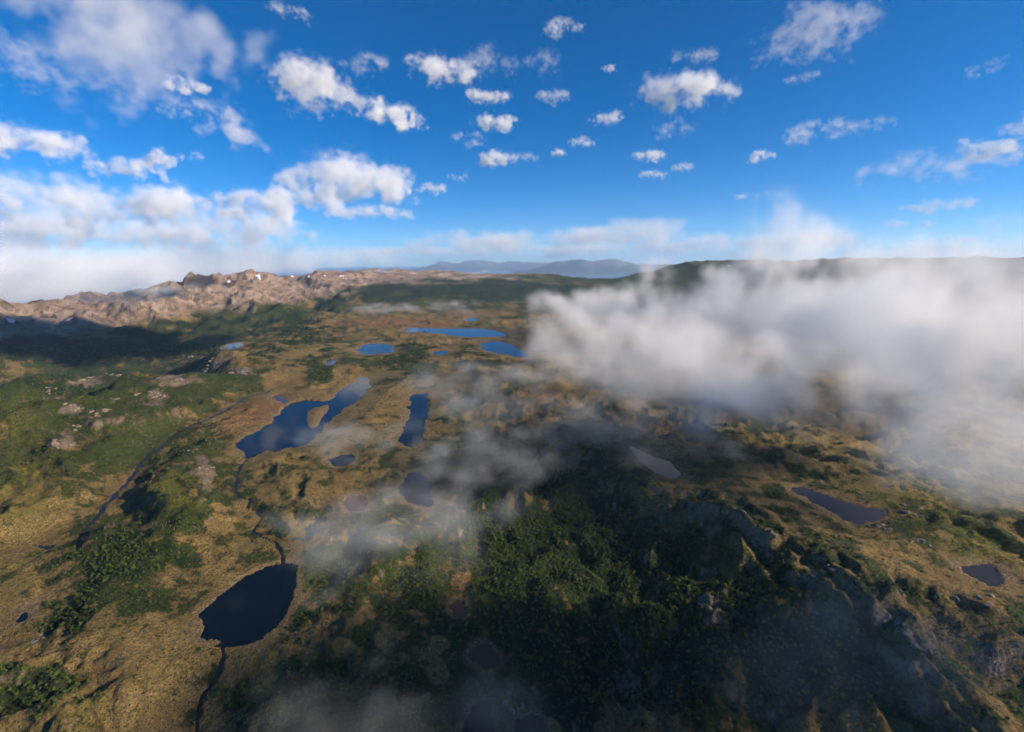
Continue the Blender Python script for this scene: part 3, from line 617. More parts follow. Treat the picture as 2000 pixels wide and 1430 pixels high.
q.L.new(q.bump(q.math('ADD', r1, r2), 0.8, 0.8), q.N['Principled BSDF'].inputs['Normal'])
RM = [py_mesh('rock', *rock_data(400 + i), mrock) for i in range(6)]
OUT = [(164,742,22,'on the near green crest, farthest left'),(224,733,18,'on the near green crest above the paired crags'),(311,739,26,'in the middle of the near green crest'),(350,742,30,'broadest one of the near green crest'),(406,712,22,'just below the mountain shadow'),(472,730,28,'at the right end of the near green crest'),(371,697,14,'at the very edge of the mountain shadow'),
 (143,795,28,'pale and wide on the green slope'),(196,803,30,'next to the pale wide crag on the green slope'),(224,779,20,'between the crest and the pale wide crags'),(308,772,26,'above the tan bog valley head'),(122,866,26,'lowest on the yellow green slope'),(154,835,18,'small, above the lowest crag of the slope'),(378,880,18,'top of the green spur beside the bent lake'),(395,915,24,'long pale face of the green spur beside the bent lake'),(98,754,14,'small, near the left edge of the green crest'),
 (1503,1045,40,'jagged on the shaded side of the sunlit ridge'),(1608,1119,32,'halfway down the sunlit ridge'),(1727,1030,34,'at the lower end of the long dark tarn'),(1800,1060,34,'on the flat between the two tarns'),(1797,1000,30,'dark and low behind the long dark tarn'),(1433,993,32,'near the head of the sunlit ridge'),(1387,1182,34,'brown face of the wooded knoll'),(1772,1210,40,'rounded shoulder below the wedge tarn'),(1912,1170,30,'under the wedge shaped tarn'),(1790,1266,34,'lowest on the rocky rib'),(1095,865,34,'in the dusk above the valley wood'),(1010,1385,30,'by the pools at the lower edge'),(80,1245,26,'red brown on the tussock slope by the left edge'),(1350,880,26,'beside the narrow slanting tarn')]
for u, v, px, where in OUT:
    p = pix_ground(u, v); dd = np.linalg.norm(p - CAM); wm = px * dd / F; e = bpy.data.objects.new('rock_outcrop', None); COL.objects.link(e); e.location = tuple(p); e.empty_display_size = 1
    tag(e, 'grey brown rock outcrop ' + where, 'rock', 'rock outcrops of the moor')
    for k in range(7):
        o = bpy.data.objects.new('rock', RM[rng.integers(0, 6)]); COL.objects.link(o); o.parent = e
        ax, ay = rng.normal(0, 0.30, 2) * wm; ay *= 0.8; zz = float(ground_z(p[0] + ax, p[1] + ay)[0]) - p[2]; sz = wm * rng.uniform(0.10, 0.26)
        o.location = (ax, ay, zz - sz * 0.22); o.rotation_euler = (rng.uniform(-.3, .3), rng.uniform(-.3, .3), rng.uniform(0, 6.28)); o.scale = (sz * rng.uniform(.8, 1.5), sz * rng.uniform(.7, 1.2), sz * rng.uniform(.6, 1.0))
mscree = mrock.copy(); mscree.name = 'dark_scree'
for n_ in mscree.node_tree.nodes:
    if n_.type == 'MIX' and not n_.inputs[6].is_linked: n_.inputs[6].default_value = (0.035, 0.03, 0.028, 1); n_.inputs[7].default_value = (0.16, 0.13, 0.11, 1)
SR = [rock_data(500 + i, 1, 0.8) for i in range(4)]
def in_px(u, v, ru, rv, n):
    P_ = []
    for _ in range(n):
        a, b_ = rng.normal(0, 0.45, 2); q_ = pix_ground(u + a * ru, v + b_ * rv); P_.append(q_)
    return np.array(P_)
P_ = np.concatenate([in_px(1290, 1345, 110, 60, 420), in_px(1210, 1330, 40, 30, 120), in_px(1950, 1290, 50, 60, 260), in_px(1560, 1145, 50, 12, 90), in_px(1770, 1262, 40, 25, 140), in_px(1500, 1055, 50, 40, 130), in_px(1840, 1230, 60, 40, 150)])
P_[:, 2] = ground_z(P_[:, 0], P_[:, 1])
stuff('rubble', SR, P_, rng.uniform(0.35, 1.1, len(P_)), rng.uniform(0, 6.28, len(P_)), mscree, 'dark boulder scree lying among the trees of the valley')
def stick(seed):
    g_ = np.random.default_rng(seed); V, Fc = [], []; t_ = np.array([g_.normal(0, .8), g_.normal(0, .8), 3.2]); tube(V, Fc, (0, 0, -0.3), t_, 0.16, 0.06, 4)
    for k in range(3): tube(V, Fc, t_ * (0.5 + 0.15 * k), t_ * (0.6 + 0.15 * k) + g_.normal(0, .7, 3), 0.07, 0.02, 3)
    return V, Fc
mdead, dnt, _, _ = new_mat('bleached_wood'); q = NB(dnt); g = q.N.new('ShaderNodeNewGeometry'); q.L.new(q.mix(q.noise(g.outputs['Position'], 2.0, 3), (0.22, 0.19, 0.16), (0.50, 0.46, 0.41)), q.N['Principled BSDF'].inputs['Base Color'])
x, y = scatter(200, 1300, 7.5); wv = read(CV['green'], x, y) * sstep(0.05, 0.4, fbm(x / 60, y / 60, 3, 95)) * (1 - read(CV['wood'], x, y) * 0.6); ok = (rng.uniform(size=len(x)) < wv * 0.5) & ~read(WATERZ, x, y); x, y = x[ok], y[ok]
stuff('dead_wood_litter', [stick(i) for i in range(4)], np.stack([x, y, ground_z(x, y)], 1), rng.uniform(0.5, 1.1, len(x)), rng.uniform(0, 6.28, len(x)), mdead, 'bleached dead stems standing among the heath')
msnow, snt, _, _ = new_mat('old_snow'); q = NB(snt); g = q.N.new('ShaderNodeNewGeometry'); q.L.new(q.mix(q.noise(g.outputs['Position'], 0.05, 4), (0.45, 0.45, 0.47), (0.72, 0.72, 0.74)), q.N['Principled BSDF'].inputs['Base Color']); q.N['Principled BSDF'].inputs['Roughness'].default_value = 0.6
for u, v, hw, hh, ro, where in ((21,628,8,3,-35,'on the leftmost mountain'),(138,624,8,3,-35,'on the second mountain from the left'),(448,552,7,2,0,'below the dark peak'),(504,541,9,3,-25,'on the highest mountain'),(569,540,8,3,-30,'right of the highest mountain'),(602,541,6,3,20,'small, on the long tan ridge'),(633,539,7,2,0,'thin, on the long tan ridge'),(667,541,10,2,0,'widest on the long tan ridge'),(1424,520,6,2,0,'on the brown plateau rim behind the fog')):
    c_ = pix_ground(u, v); dd = np.linalg.norm(c_ - CAM); a, b_ = hw * dd / F, hh * dd / F * 1.5; a *= 0.45; V, Fc = [], []; n_ = 14
    V.append((0, 0)); 
    for rr_ in (0.35, 0.7, 1.0):
        for k in range(n_): t_ = 2 * math.pi * k / n_; j_ = rr_ * (1 + 0.3 * math.sin(3 * t_ + u) + rng.normal(0, 0.12)); V.append((a * j_ * math.cos(t_), b_ * j_ * math.sin(t_)))
    V = np.array(V); cr, sr = math.cos(R(ro)), math.sin(R(ro)); V = np.stack([V[:, 0] * cr - V[:, 1] * sr, V[:, 0] * sr + V[:, 1] * cr], 1)
    zz = ground_z(V[:, 0] + c_[0], V[:, 1] + c_[1]) - c_[2] + 2.0
    Fc = [(0, 1 + k, 1 + (k + 1) % n_) for k in range(n_)] + [(1 + r_ * n_ + k, 1 + (r_ + 1) * n_ + k, 1 + (r_ + 1) * n_ + (k + 1) % n_, 1 + r_ * n_ + (k + 1) % n_) for r_ in (0, 1) for k in range(n_)]
    o = bpy.data.objects.new('snow_patch', py_mesh('snow_patch', [(float(p[0]), float(p[1]), float(z_)) for p, z_ in zip(V, zz)], Fc, msnow)); COL.objects.link(o); o.location = tuple(c_)
    tag(o, 'small white snow patch ' + where, 'snow patch', 'snow patches on the mountains')

# ------------------------------------------------------------------ volumes: densities are worked out on a grid and handed to a volume
def tile_worley(n, cells, seed):
    g = np.random.default_rng(seed); pt = g.uniform(0, 1, (cells, cells, cells, 3))
    c = (np.arange(n) + 0.5) / n * cells; best = np.full((n, n, n), 9.0, np.float32)
    ci = c.astype(int); fr = (c - ci).astype(np.float32)
    for dx in (-1, 0, 1):
        for dy in (-1, 0, 1):
            for dz in (-1, 0, 1):
                p = pt[((ci + dx) % cells)[:, None, None], ((ci + dy) % cells)[None, :, None], ((ci + dz) % cells)[None, None, :]]
                d = (dx + p[..., 0] - fr[:, None, None]) ** 2 + (dy + p[..., 1] - fr[None, :, None]) ** 2 + (dz + p[..., 2] - fr[None, None, :]) ** 2
                best = np.minimum(best, d)
    return 1 - np.clip(np.sqrt(best), 0, 1)
TN = 96; vr = np.random.default_rng(21)
BIL = (0.55 * tile_worley(TN, 5, 1) + 0.28 * tile_worley(TN, 10, 2) + 0.17 * tile_worley(TN, 20, 3)); BIL = (BIL - BIL.mean()) / BIL.std()
_f = np.fft.fftfreq(TN) * TN; _K = np.sqrt(_f[:, None, None] ** 2 + _f[None, :, None] ** 2 + _f[None, None, :] ** 2); _K[0, 0, 0] = 1e9
FRA = np.real(np.fft.ifftn(np.fft.fftn(vr.normal(size=(TN,) * 3)) * np.where(_K < 3, 3.0, _K) ** -2.0)); FRA = (FRA / FRA.std()).astype(np.float32); BIL = BIL.astype(np.float32)
FRS = np.real(np.fft.ifftn(np.fft.fftn(vr.normal(size=(TN,) * 3)) * np.where(_K < 3, 3.0, _K) ** -2.7)); FRS = (FRS / FRS.std()).astype(np.float32)
def tex(Tx, x, y, z):
    x, y, z = x * TN, y * TN, z * TN
    xi, yi, zi = np.floor(x).astype(np.int32), np.floor(y).astype(np.int32), np.floor(z).astype(np.int32)
    fx, fy, fz = (x - xi).astype(np.float32), (y - yi).astype(np.float32), (z - zi).astype(np.float32); r = 0
    for a in (0, 1):
        for b_ in (0, 1):
            for c_ in (0, 1):
                r = r + Tx[(xi + a) % TN, (yi + b_) % TN, (zi + c_) % TN] * ((fx if a else 1 - fx) * (fy if b_ else 1 - fy) * (fz if c_ else 1 - fz))
    return r
vg = bpy.data.node_groups.new('grid_volume', 'GeometryNodeTree')
vg.interface.new_socket('Geometry', in_out='INPUT', socket_type='NodeSocketGeometry')
for n_, t_ in (('Min', 'NodeSocketVector'), ('Max', 'NodeSocketVector'), ('NX', 'NodeSocketInt'), ('NY', 'NodeSocketInt'), ('NZ', 'NodeSocketInt'), ('Material', 'NodeSocketMaterial')):
    vg.interface.new_socket(n_, in_out='INPUT', socket_type=t_)
vg.interface.new_socket('Geometry', in_out='OUTPUT', socket_type='NodeSocketGeometry')
vb = NB(vg); gi, go = vb.N.new('NodeGroupInput'), vb.N.new('NodeGroupOutput')
vc = vb.N.new('GeometryNodeVolumeCube'); si = vb.N.new('GeometryNodeSampleIndex'); si.data_type = 'FLOAT'; si.domain = 'POINT'
na_ = vb.N.new('GeometryNodeInputNamedAttribute'); na_.data_type = 'FLOAT'; na_.inputs[0].default_value = 'd'; po = vb.N.new('GeometryNodeInputPosition')
def vmath(op, a, b_):
    n = vb.N.new('ShaderNodeVectorMath'); n.operation = op; vb.L.new(a, n.inputs[0]); vb.L.new(b_, n.inputs[1]); return n.outputs[0]
rel = vmath('DIVIDE', vmath('SUBTRACT', po.outputs[0], gi.outputs['Min']), vmath('SUBTRACT', gi.outputs['Max'], gi.outputs['Min']))
sep = vb.N.new('ShaderNodeSeparateXYZ'); vb.L.new(rel, sep.inputs[0])
ix = [vb.math('ROUND', vb.math('MULTIPLY', sep.outputs[k], vb.math('SUBTRACT', gi.outputs[n_], 1.0))) for k, n_ in enumerate(('NX', 'NY', 'NZ'))]
idx = vb.math('ADD', ix[2], vb.math('MULTIPLY', gi.outputs['NZ'], vb.math('ADD', ix[1], vb.math('MULTIPLY', gi.outputs['NY'], ix[0]))))
vb.L.new(gi.outputs['Geometry'], si.inputs['Geometry']); vb.L.new(na_.outputs[0], si.inputs['Value']); vb.L.new(idx, si.inputs['Index']); vb.L.new(si.outputs[0], vc.inputs['Density'])
for a, b_ in (('Min', 'Min'), ('Max', 'Max'), ('NX', 'Resolution X'), ('NY', 'Resolution Y'), ('NZ', 'Resolution Z')): vb.L.new(gi.outputs[a], vc.inputs[b_])
sm_ = vb.N.new('GeometryNodeSetMaterial'); vb.L.new(vc.outputs[0], sm_.inputs[0]); vb.L.new(gi.outputs['Material'], sm_.inputs['Material']); vb.L.new(sm_.outputs[0], go.inputs[0])
VID = {s_.name: s_.identifier for s_ in vg.interface.items_tree if s_.in_out == 'INPUT'}
def vol_mat(name, col=(1, 1, 1), aniso=0.0, density=1.0):
    m, nt, N, L = new_mat(name); N.remove(N['Principled BSDF']); p = N.new('ShaderNodeVolumePrincipled')
    p.inputs['Color'].default_value = (*col, 1); p.inputs['Density'].default_value = density; p.inputs['Color Attribute'].default_value = ''; p.inputs['Anisotropy'].default_value = aniso
    L.new(p.outputs[0], N['Material Output'].inputs['Volume']); return m
mcloud = vol_mat('cloud_droplets', (0.999, 0.999, 0.999), -0.08, 1e-4); mmist = vol_mat('mist_droplets', (0.999, 0.999, 0.999), 0.0, 1e-4)   # grids hold 10000 x the extinction per metre
def vol(name, lo, hi, D, mat, label, loc=(0, 0, 0), rz=0.0, cat=None):
    me = bpy.data.meshes.new(name); me.vertices.add(D.size); a = me.attributes.new('d', 'FLOAT', 'POINT'); a.data.foreach_set('value', np.ascontiguousarray(D * 1e4, np.float32).ravel())
    me.materials.append(mat); o = bpy.data.objects.new(name, me); COL.objects.link(o); o.location = loc; o.rotation_euler = (0, 0, rz)
    md = o.modifiers.new('volume', 'NODES'); md.node_group = vg; md[VID['Min']] = tuple(map(float, lo)); md[VID['Max']] = tuple(map(float, hi))
    for n_, v_ in zip(('NX', 'NY', 'NZ'), D.shape): md[VID[n_]] = int(v_)
    md[VID['Material']] = mat; return tag(o, label, cat, kind='stuff')

def edge_fade(n):
    t = np.linspace(0, 1, n); return sstep(0, 0.06, t) * sstep(1, 0.94, t)
# --- clouds: (u, v, half width, half height in photo pixels, kind, optical depth, label)
CL = [
 (205,40,250,150,'soft',3.2,'huge lilac grey cloud filling the upper left corner'),
 (130,130,110,50,'wisp',1.8,'ragged skirt hanging under the huge corner cloud'),
 (365,165,36,34,'cu',6,'small round cloud below the corner cloud'),
 (555,145,88,50,'cu',7,'long white cloud with a grey underside beside the corner cloud'),
 (640,185,70,50,'frac',4,'torn tail of the long white cloud'),
 (700,120,50,50,'wisp',1.6,'thin diagonal streak above the torn cloud tail'),
 (450,235,62,60,'frac',2.6,'lacy cloud fringe drooping below the long white cloud'),
 (350,205,40,25,'wisp',1.5,'faint veil under the small round cloud'),
 (560,14,38,22,'wisp',2.2,'thin puff cut by the top edge'),
 (865,130,60,48,'cu',6,'bright cloud in the upper middle with a thin veil on its side'),
 (1000,110,80,36,'wisp',1.4,'long thin veil right of the bright middle cloud'),
 (772,215,52,62,'cu',8,'tall boot shaped white cloud'),
 (950,185,42,24,'cu',6,'upper of three stacked small clouds'),
 (970,240,46,26,'cu',6,'middle of three stacked small clouds'),
 (970,308,40,26,'cu',6,'lower of three stacked small clouds'),
 (910,272,36,18,'wisp',2.2,'thin shred left of the stacked clouds'),
 (1030,305,26,10,'wisp',2.2,'thin shred right of the stacked clouds'),
 (1100,50,36,20,'frac',3,'small torn cloud alone near the top edge'),
 (1082,185,32,20,'frac',2.4,'small faint cloud right of the stacked clouds'),
 (1176,225,34,22,'frac',4,'small puff left of the large round cloud'),
 (1188,132,15,11,'frac',3,'tiny puff alone in the deep blue'),
 (1345,180,88,66,'cu',7,'large round bright cloud in the right half of the sky'),
 (1350,110,44,20,'wisp',2,'wispy cap over the large round cloud'),
 (1320,245,50,20,'wisp',1.6,'shreds below the large round cloud'),
 (1590,68,104,44,'frac',2.4,'wide lacy cloud with open gaps near the top right'),
 (1560,150,34,14,'wisp',1.5,'thin comma shaped streak below the lacy cloud'),
 (1935,130,36,20,'wisp',1.4,'faint ring of vapour near the right edge'),
 (1595,252,48,20,'frac',2.2,'loose small tufts under the lacy cloud'),
 (1690,245,40,14,'wisp',1.5,'faint flecks beside the loose tufts'),
 (1482,305,24,14,'cu',5,'tiny bright puff above the rising mist column'),
 (1272,303,32,14,'cu',5,'flat little puff below the large round cloud'),
 (1276,341,24,9,'frac',4,'lower flat puff below the flat little puff'),
 (1135,277,24,10,'frac',3.5,'tiny lens shaped puff in the middle sky'),
 (1093,297,18,10,'cu',4,'tiny round puff in the middle sky'),
 (1330,325,22,9,'frac',3,'tiny pair of puffs right of the flat puffs'),
 (1925,285,48,44,'cu',5,'bright swirling cloud at the right edge'),
 (1990,260,40,50,'frac',3.5,'cloud cut by the right edge'),
 (1815,325,95,28,'wisp',2.0,'long slanting tail trailing left from the swirling cloud'),
 (1840,402,52,12,'frac',3,'thin bar of cloud low on the right'),
 (1745,437,20,9,'frac',3.5,'tiny low fleck on the right'),
 (1808,437,14,7,'frac',3.5,'second tiny low fleck on the right'),
 (1855,470,44,9,'cu',4,'flat low cloud above the right plateau'),
 (1835,492,56,14,'cu',6,'bright low heap on the right plateau skyline'),
 (1960,440,60,36,'wisp',1.2,'pale veil low at the right edge'),
 (60,275,82,36,'cu',6,'streamlined white cloud at the left edge'),
 (245,320,54,30,'cu',6,'left one of a pair of small clouds'),
 (318,310,38,30,'cu',6,'right one of a pair of small clouds'),
 (375,305,22,12,'wisp',2.4,'small shred trailing the pair of clouds'),
 (90,395,130,60,'cu',7,'broad white heap low on the left'),
 (255,400,80,44,'cu',6,'middle heap of the low cloud row'),
 (390,400,105,52,'cu',7,'grey bottomed heap of the low cloud row'),
 (500,398,85,52,'cu',7,'heap joining the row to its bright end'),
 (665,355,125,52,'cu',9,'bright domed cloud with dark base ending the low cloud row'),
 (590,385,70,30,'soft',6,'dark underside between the row and its domed end'),
 (725,415,80,12,'frac',4,'flat streak under the domed cloud'),
 (840,367,30,13,'frac',4,'small flat cloud right of the domed cloud'),
 (895,345,22,10,'wisp',2,'faint fleck near the small flat cloud'),
 (30,460,140,44,'cu',6,'lower bank of white cloud at the left edge'),
 (190,458,130,42,'cu',6,'lower bank of white cloud under the middle heap'),
 (360,460,140,44,'cu',6,'lower bank of white cloud under the grey bottomed heap'),
 (510,455,110,42,'cu',5,'lower bank of white cloud at the end of the row'),
 (1030,468,200,20,'frac',4,'long low layer of cloud over the strait'),
 (1180,455,180,20,'soft',3,'smooth grey band over the far blue mountains'),
 (1330,475,170,24,'frac',5,'bright lumpy end of the cloud layer over the strait'),
 (860,490,160,9,'frac',3,'thin low streaks left of the strait'),
 (1230,488,220,14,'cu',4,'lowest white row of the cloud layer over the strait'),
 (1560,470,110,22,'soft',3,'soft bank behind the mist column'),
 (1480,380,40,8,'wisp',1.5,'faint dashes above the soft bank'),
 (1440,385,14,7,'frac',2.5,'tiny fleck left of the faint dashes'),
]
def cloud(i, u, v, hw, hh, kind, od, label):
    d0 = ray(u, v); el = math.asin(d0[2]); alt = 1500.0
    dist = min(alt / math.tan(max(el, 0.004)), 52000.0 if v > 440 else 26000.0)
    c = at_d(u, v, dist); sl = np.linalg.norm(c - CAM); pxm = sl / (F * math.sqrt(1 + ((u - 1000) / F) ** 2 * 0.6 + ((v - 715) / F) ** 2 * 0.6))
    a, hz_ = hw * pxm * 1.24, hh * pxm * 1.36
    if el > R(14): hz_ = hz_ * 0.8
    dep = min(max(a * 0.8, hz_ * 0.9), 2600.0 if v < 440 else 5000.0)
    if kind == 'wisp': dep *= 0.6
    nx = int(np.clip(hw * 1.5, 30, 170)); vs_ = 2 * a / nx
    ny = int(np.clip(2 * dep / vs_, 14, 80)); nz = int(np.clip(2 * hz_ / vs_, 14, 90))
    g = np.random.default_rng(1000 + i)
    gx, gy, gz = np.meshgrid(np.linspace(-1, 1, nx, dtype=np.float32), np.linspace(-1, 1, ny, dtype=np.float32), np.linspace(-1, 1, nz, dtype=np.float32), indexing='ij')
    s_ = np.full(gx.shape, -1.0, np.float32); asp = a / hz_
    fr_ = 1 / (2.1 * max(hz_, a * 0.45)); wx, wy, wz = gx * a, gy * dep, gz * hz_; o1, o2, o3 = g.uniform(0, 9, 3)
    f0 = tex(FRA, wx * fr_ * 0.8 + o2, wy * fr_ * 0.8 + o3, wz * fr_ * 0.9 + o1); fw = tex(FRS, wx * fr_ * 0.9 + o3, wy * fr_ * 0.9 + o2, wz * fr_ * 0.9 + o1)
    px_, pz_ = gx + 0.09 * fw, gz + 0.10 * f0
    nl = {'cu': 9, 'soft': 7, 'frac': 9, 'wisp': 7}[kind]
    for k in range(nl):
        cx = g.uniform(-0.62, 0.62); cy = g.uniform(-0.45, 0.45); env = math.sqrt(max(0.05, 1 - (abs(cx) / 0.95) ** 2))
        rx = g.uniform(0.24, 0.42) * (0.5 + 0.5 * env); rz_ = min(0.62, rx * max(asp, 1.0) * 0.75) * g.uniform(0.75, 1.1)
        cz = g.uniform(-0.35, 0.35) * env if kind != 'cu' else -0.42 + rz_ * 0.6 + g.uniform(0, 0.4) * env
        ry = max(rx, 0.32)
        s_ = np.maximum(s_, 1 - np.sqrt(((px_ - cx) / rx) ** 2 + ((gy - cy) / ry) ** 2 + ((pz_ - cz) / rz_) ** 2))
    f1 = f0
    b1 = tex(BIL, wx * fr_ + o1, wy * fr_ + o2, wz * fr_ * 1.15 + o3); f2 = tex(FRA, wx * fr_ * 2.3 + o3, wy * fr_ * 2.3 + o1, wz * fr_ * 2.6 + o2); f1 = (0.85 * f1 + 0.42 * f2) * float(np.clip(hw / 60.0, 0.6, 1.0))
    if kind == 'cu': q_ = s_ * 1.1 + 0.13 * b1 + 0.20 * f1 - 0.04; D = sstep(0.0, 0.75, q_) * (0.3 + 0.7 * sstep(0.1, 0.8, q_))
    elif kind == 'soft': q_ = s_ * 1.1 + 0.08 * b1 + 0.18 * f1; D = sstep(0.0, 0.8, q_)
    elif kind == 'frac': q_ = s_ * 1.0 + 0.16 * b1 + 0.32 * f1 - 0.14; D = sstep(0.0, 0.8, q_)
    else: q_ = s_ * 0.9 + 0.10 * b1 + 0.36 * f1 - 0.10; D = sstep(0.0, 1.0, q_) * 0.9
    if kind == 'cu': D = D * sstep(-0.95, -0.5, gz + 0.10 * f1)
    D = D * (edge_fade(nx)[:, None, None] * edge_fade(ny)[None, :, None] * edge_fade(nz)[None, None, :])
    D[D < 0.002] = 0
    D = D * 0.5 * od / (0.9 * min(dep, 1.5 * hz_ + 0.4 * dep))
    vol('cloud', (-a, -dep, -hz_), (a, dep, hz_), D, mcloud, label, tuple(c), -math.atan2(c[0], c[1]), 'cloud')
for i, cdef in enumerate(CL): cloud(i, *cdef)
# unseen clouds set towards the sun; the last two are added only for shade
def shade_cloud(u, v, zg, a, dep, hz_, label, seed, od=9, alt=1500):
    p = pix_ground(u, v); t = (alt - p[2]) / sd.z; c = p + np.array(sd) * t
    nx, ny, nz = 60, 60, 20; g = np.random.default_rng(seed)
    gx, gy, gz = np.meshgrid(np.linspace(-1, 1, nx), np.linspace(-1, 1, ny), np.linspace(-1, 1, nz), indexing='ij')
    o1, o2, o3 = g.uniform(0, 9, 3); fr_ = 0.45
    q_ = 1 - np.sqrt(gx ** 2 + gy ** 2 + gz ** 2) + 0.14 * tex(FRA, gx * fr_ + o1, gy * fr_ * dep / a + o2, gz * fr_ * hz_ / a + o3)
    D = sstep(0.0, 0.35, q_) * (edge_fade(nx)[:, None, None] * edge_fade(ny)[None, :, None] * edge_fade(nz)[None, None, :]) * od / (2 * hz_)
    D[D < 1e-5] = 0
    vol('cloud', (-a, -dep, -hz_), (a, dep, hz_), D, mcloud, label, tuple(c), 0.0, 'cloud')
shade_cloud(170, 668, -100, 620, 300, 120, 'cloud outside the picture that shades the foot of the left mountains', 51)
shade_cloud(1750, 540, 150, 1500, 700, 160, 'cloud outside the picture that shades the right plateau', 52)
shade_cloud(900, 1350, -30, 230, 115, 80, 'unseen cloud added to shade the valley wood', 53, 2.6, 1300)
shade_cloud(1150, 900, 0, 230, 130, 70, 'unseen cloud added to shade the middle hills', 54, 2.6, 1300)

# --- mist and fog: lobes (u, v, distance, rx, ry, rz, strength)
def fog(name, lobes, vox, dens, label, nf=1 / 420.0, stretch=0.7, bil=0.12, fra=0.34, edge=0.55, seed=0, off=-0.05, rough=0.25, power=1, mat_=None):
    C = np.array([np.r_[at_d(l[0], l[1], l[2]), l[3], l[4], l[5], l[6]] for l in lobes])
    lo = (C[:, :3] - C[:, 3:6] * 1.15).min(0); hi = (C[:, :3] + C[:, 3:6] * 1.15).max(0)
    n = np.clip(((hi - lo) / np.array([vox, vox, vox * 0.8])).astype(int), 10, 250); hi = lo + (n - 1) * (hi - lo) / (n - 1)
    gx, gy, gz = np.meshgrid(*[np.linspace(lo[k], hi[k], n[k], dtype=np.float32) for k in range(3)], indexing='ij')
    ox, oy, oz = seed * 0.37, seed * 0.71, seed * 0.13
    w1 = tex(FRA, gx * nf * 0.45 + ox, gy * nf * 0.45 + oy, gz * nf * 0.45 + oz) * 0.12 / nf * 0.5
    s_ = np.zeros(gx.shape, np.float32)
    for cx, cy, cz, rx, ry, rz_, am in C:
        e = np.clip(1 - np.sqrt(((gx + w1 - cx) / rx) ** 2 + ((gy + w1 - cy) / ry) ** 2 + ((gz + w1 * 0.3 - cz) / rz_) ** 2), 0, 1)
        s_ = 1 - (1 - s_) * (1 - np.clip(am * e, 0, 0.97))
    f1 = tex(FRS, gx * nf + ox, gy * nf + oy, gz * nf * stretch + oz) + rough * tex(FRA, gx * nf * 1.7 + oy, gy * nf * 1.7 + oz, gz * nf * 1.7 * stretch + ox); b1 = tex(BIL, gx * nf * 0.9 + oy, gy * nf * 0.9 + oz, gz * nf * stretch + ox)
    D = sstep(0, edge, s_ + fra * f1 * np.clip(s_ * 3, 0.0, 1) + bil * b1 * np.clip(s_ * 3, 0, 1) + off) * np.clip(s_ * 6, 0, 1)
    if power != 1: D = D ** power
    D = D * (edge_fade(n[0])[:, None, None] * edge_fade(n[1])[None, :, None] * edge_fade(n[2])[None, None, :]); D[D < 0.01] = 0
    ctr = (lo + hi) / 2
    return vol(name, lo - ctr, hi - ctr, D * dens, mat_ or mmist, label, tuple(ctr))
fog('fog', [(1930,640,1400,420,380,150,1.2),(1720,635,1600,420,380,140,1.2),(1520,620,1700,380,380,130,1.1),(1330,615,1800,330,380,115,1.0),(1180,605,1900,280,320,90,.8),(1090,590,2100,220,260,65,.65),
 (1110,650,1300,190,220,80,.7),(1190,695,1050,200,200,80,.85),(1380,720,950,200,190,85,1.0),(1580,750,880,200,180,90,.95),(1800,770,820,190,180,95,1.1),(1980,830,680,150,140,75,1.1),(1830,870,660,120,110,40,.65),(1970,920,600,130,110,40,.9),(1480,800,780,140,120,50,.65),(1290,765,860,150,130,55,.75),(1640,815,760,120,110,42,.5),
 (1545,520,1750,170,170,150,1.0),(1530,470,1750,170,150,130,.6),(1500,400,1700,130,120,110,.3),(1620,470,1700,130,120,90,.5),(1740,550,1700,180,170,120,.95),(1920,550,1500,220,210,140,.95),(1280,545,2100,150,160,110,.8),(1640,680,1250,260,210,110,1.0),(1820,515,1600,120,110,140,.8),(1980,515,1500,140,120,140,.7),(1420,545,1900,130,130,100,.8),(1680,500,1700,110,100,120,.65),(1460,670,1200,200,190,100,.9),(1290,660,1300,190,190,90,.8)],
 11, 0.0076, 'thick white fog bank pouring over the right half of the moor', 1 / 620.0, 0.6, 0.08, 0.25, 1.2, off=-0.015, rough=1.1, power=1.2)
def wisp(lobes, vox, dens, label, nf, seed): return fog('mist', [(l[0], l[1], l[2], l[3] * 1.9, l[4] * 1.6, l[5] * 1.25, l[6]) for l in lobes], vox, dens * 0.5, label, nf * 0.6, 2.2, 0.03, 0.40, 1.8, seed, -0.03, 0.6, 1.1)
wisp([(640,1060,330,50,34,14,.6),(720,1030,350,60,40,18,.9),(800,1060,345,50,36,18,.7),(850,980,390,50,40,24,.8),(900,915,430,45,40,24,.9),(970,890,450,50,40,22,.8),(860,1010,370,40,34,20,.7),(590,1075,335,40,30,10,.4),(760,1110,325,50,34,12,.3)], 3.2, 0.015, 'thin drifting mist across the grey pear shaped pond', 1 / 120.0, 3)
wisp([(660,855,470,38,32,14,.8),(690,870,470,32,28,12,.6)], 3.2, 0.02, 'small mist wisp beside the bent lake', 1 / 90.0, 5)
wisp([(780,600,1900,120,80,16,.9),(740,603,1900,70,60,12,.7),(885,598,1900,70,60,26,.7),(905,612,1800,60,50,16,.5)], 9, 0.014, 'white mist shreds over the far red bog', 1 / 180.0, 8)
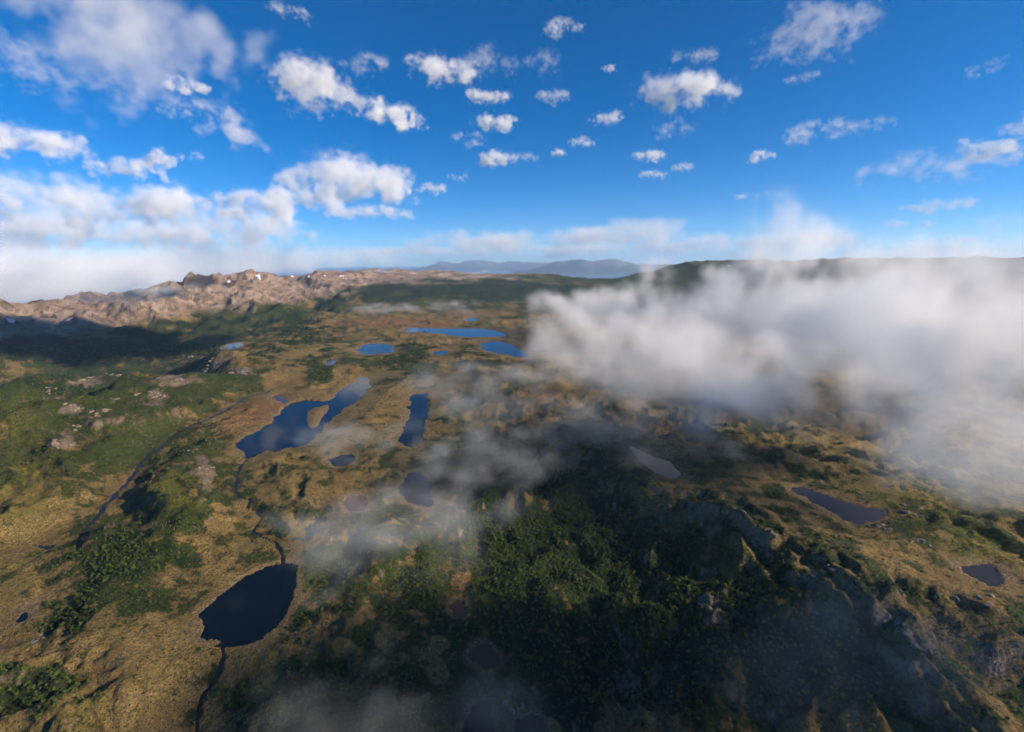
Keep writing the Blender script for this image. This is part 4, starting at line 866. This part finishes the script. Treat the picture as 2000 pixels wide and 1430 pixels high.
wisp([(840,760,620,70,60,26,.6),(960,740,700,90,70,26,.65),(1060,740,780,100,80,30,.7),(880,800,560,60,60,24,.5),(1080,800,650,80,70,28,.7),(1180,820,640,90,70,28,.7),(1000,830,560,70,60,22,.6),(1230,870,560,70,60,22,.6),(1330,850,600,80,60,24,.5)], 5, 0.0085, 'grey smoke like mist over the shaded middle hills', 1 / 190.0, 12)
wisp([(1650,1290,285,60,44,16,.6),(1760,1310,280,56,44,14,.55),(1900,1260,300,66,50,18,.8),(1960,1210,320,56,44,18,.8),(1560,1270,290,46,34,12,.45),(1850,1390,260,66,44,12,.5)], 3.2, 0.0045, 'low mist lying on the wood at the lower right', 1 / 120.0, 15)
wisp([(720,1400,235,66,36,10,.6),(880,1420,230,56,36,10,.6),(560,1430,230,56,36,10,.5),(1000,1425,230,46,36,10,.4)], 3.2, 0.008, 'faint mist along the lower edge', 1 / 120.0, 18)
wisp([(285,570,2900,190,120,26,.9),(215,580,2800,170,120,22,.8),(330,564,3200,140,120,22,.7),(740,533,4800,180,120,18,.8),(930,533,4800,110,100,14,.6)], 15, 0.016, 'mist caught on the dark peaks of the left mountains', 1 / 300.0, 20)
fog('mist', [(-100,545,9500,3000,1500,480,1.2),(120,540,10500,3000,1500,480,1.2),(350,520,11500,2600,1500,460,1.1),(540,505,12500,2400,1500,380,1.0),(700,503,14000,1800,1500,260,.7),(-300,545,9000,2600,1500,480,1.2)], 130, 0.0005, 'pale low stratus behind the left mountains', 1 / 2600.0, 1.0, seed=23, mat_=vol_mat('stratus_droplets', (1, 1, 1), -0.25, 1e-4))

# ------------------------------------------------------------------ haze: the blue distance
hb = bpy.data.meshes.new('haze'); x0, x1, y0, y1, z0, z1 = -60000, 60000, -3000, 56000, SEA - 320, 1010
hb.from_pydata([(x, y, z) for x in (x0, x1) for y in (y0, y1) for z in (z0, z1)], [], [(0, 1, 3, 2), (4, 6, 7, 5), (0, 4, 5, 1), (2, 3, 7, 6), (0, 2, 6, 4), (1, 5, 7, 3)])
hb.materials.append(vol_mat('thin_air', (0.50, 0.72, 1.0), 0.2, 2.8e-5)); o = bpy.data.objects.new('haze', hb); COL.objects.link(o); tag(o, 'thin blue haze veiling the distance', kind='stuff')
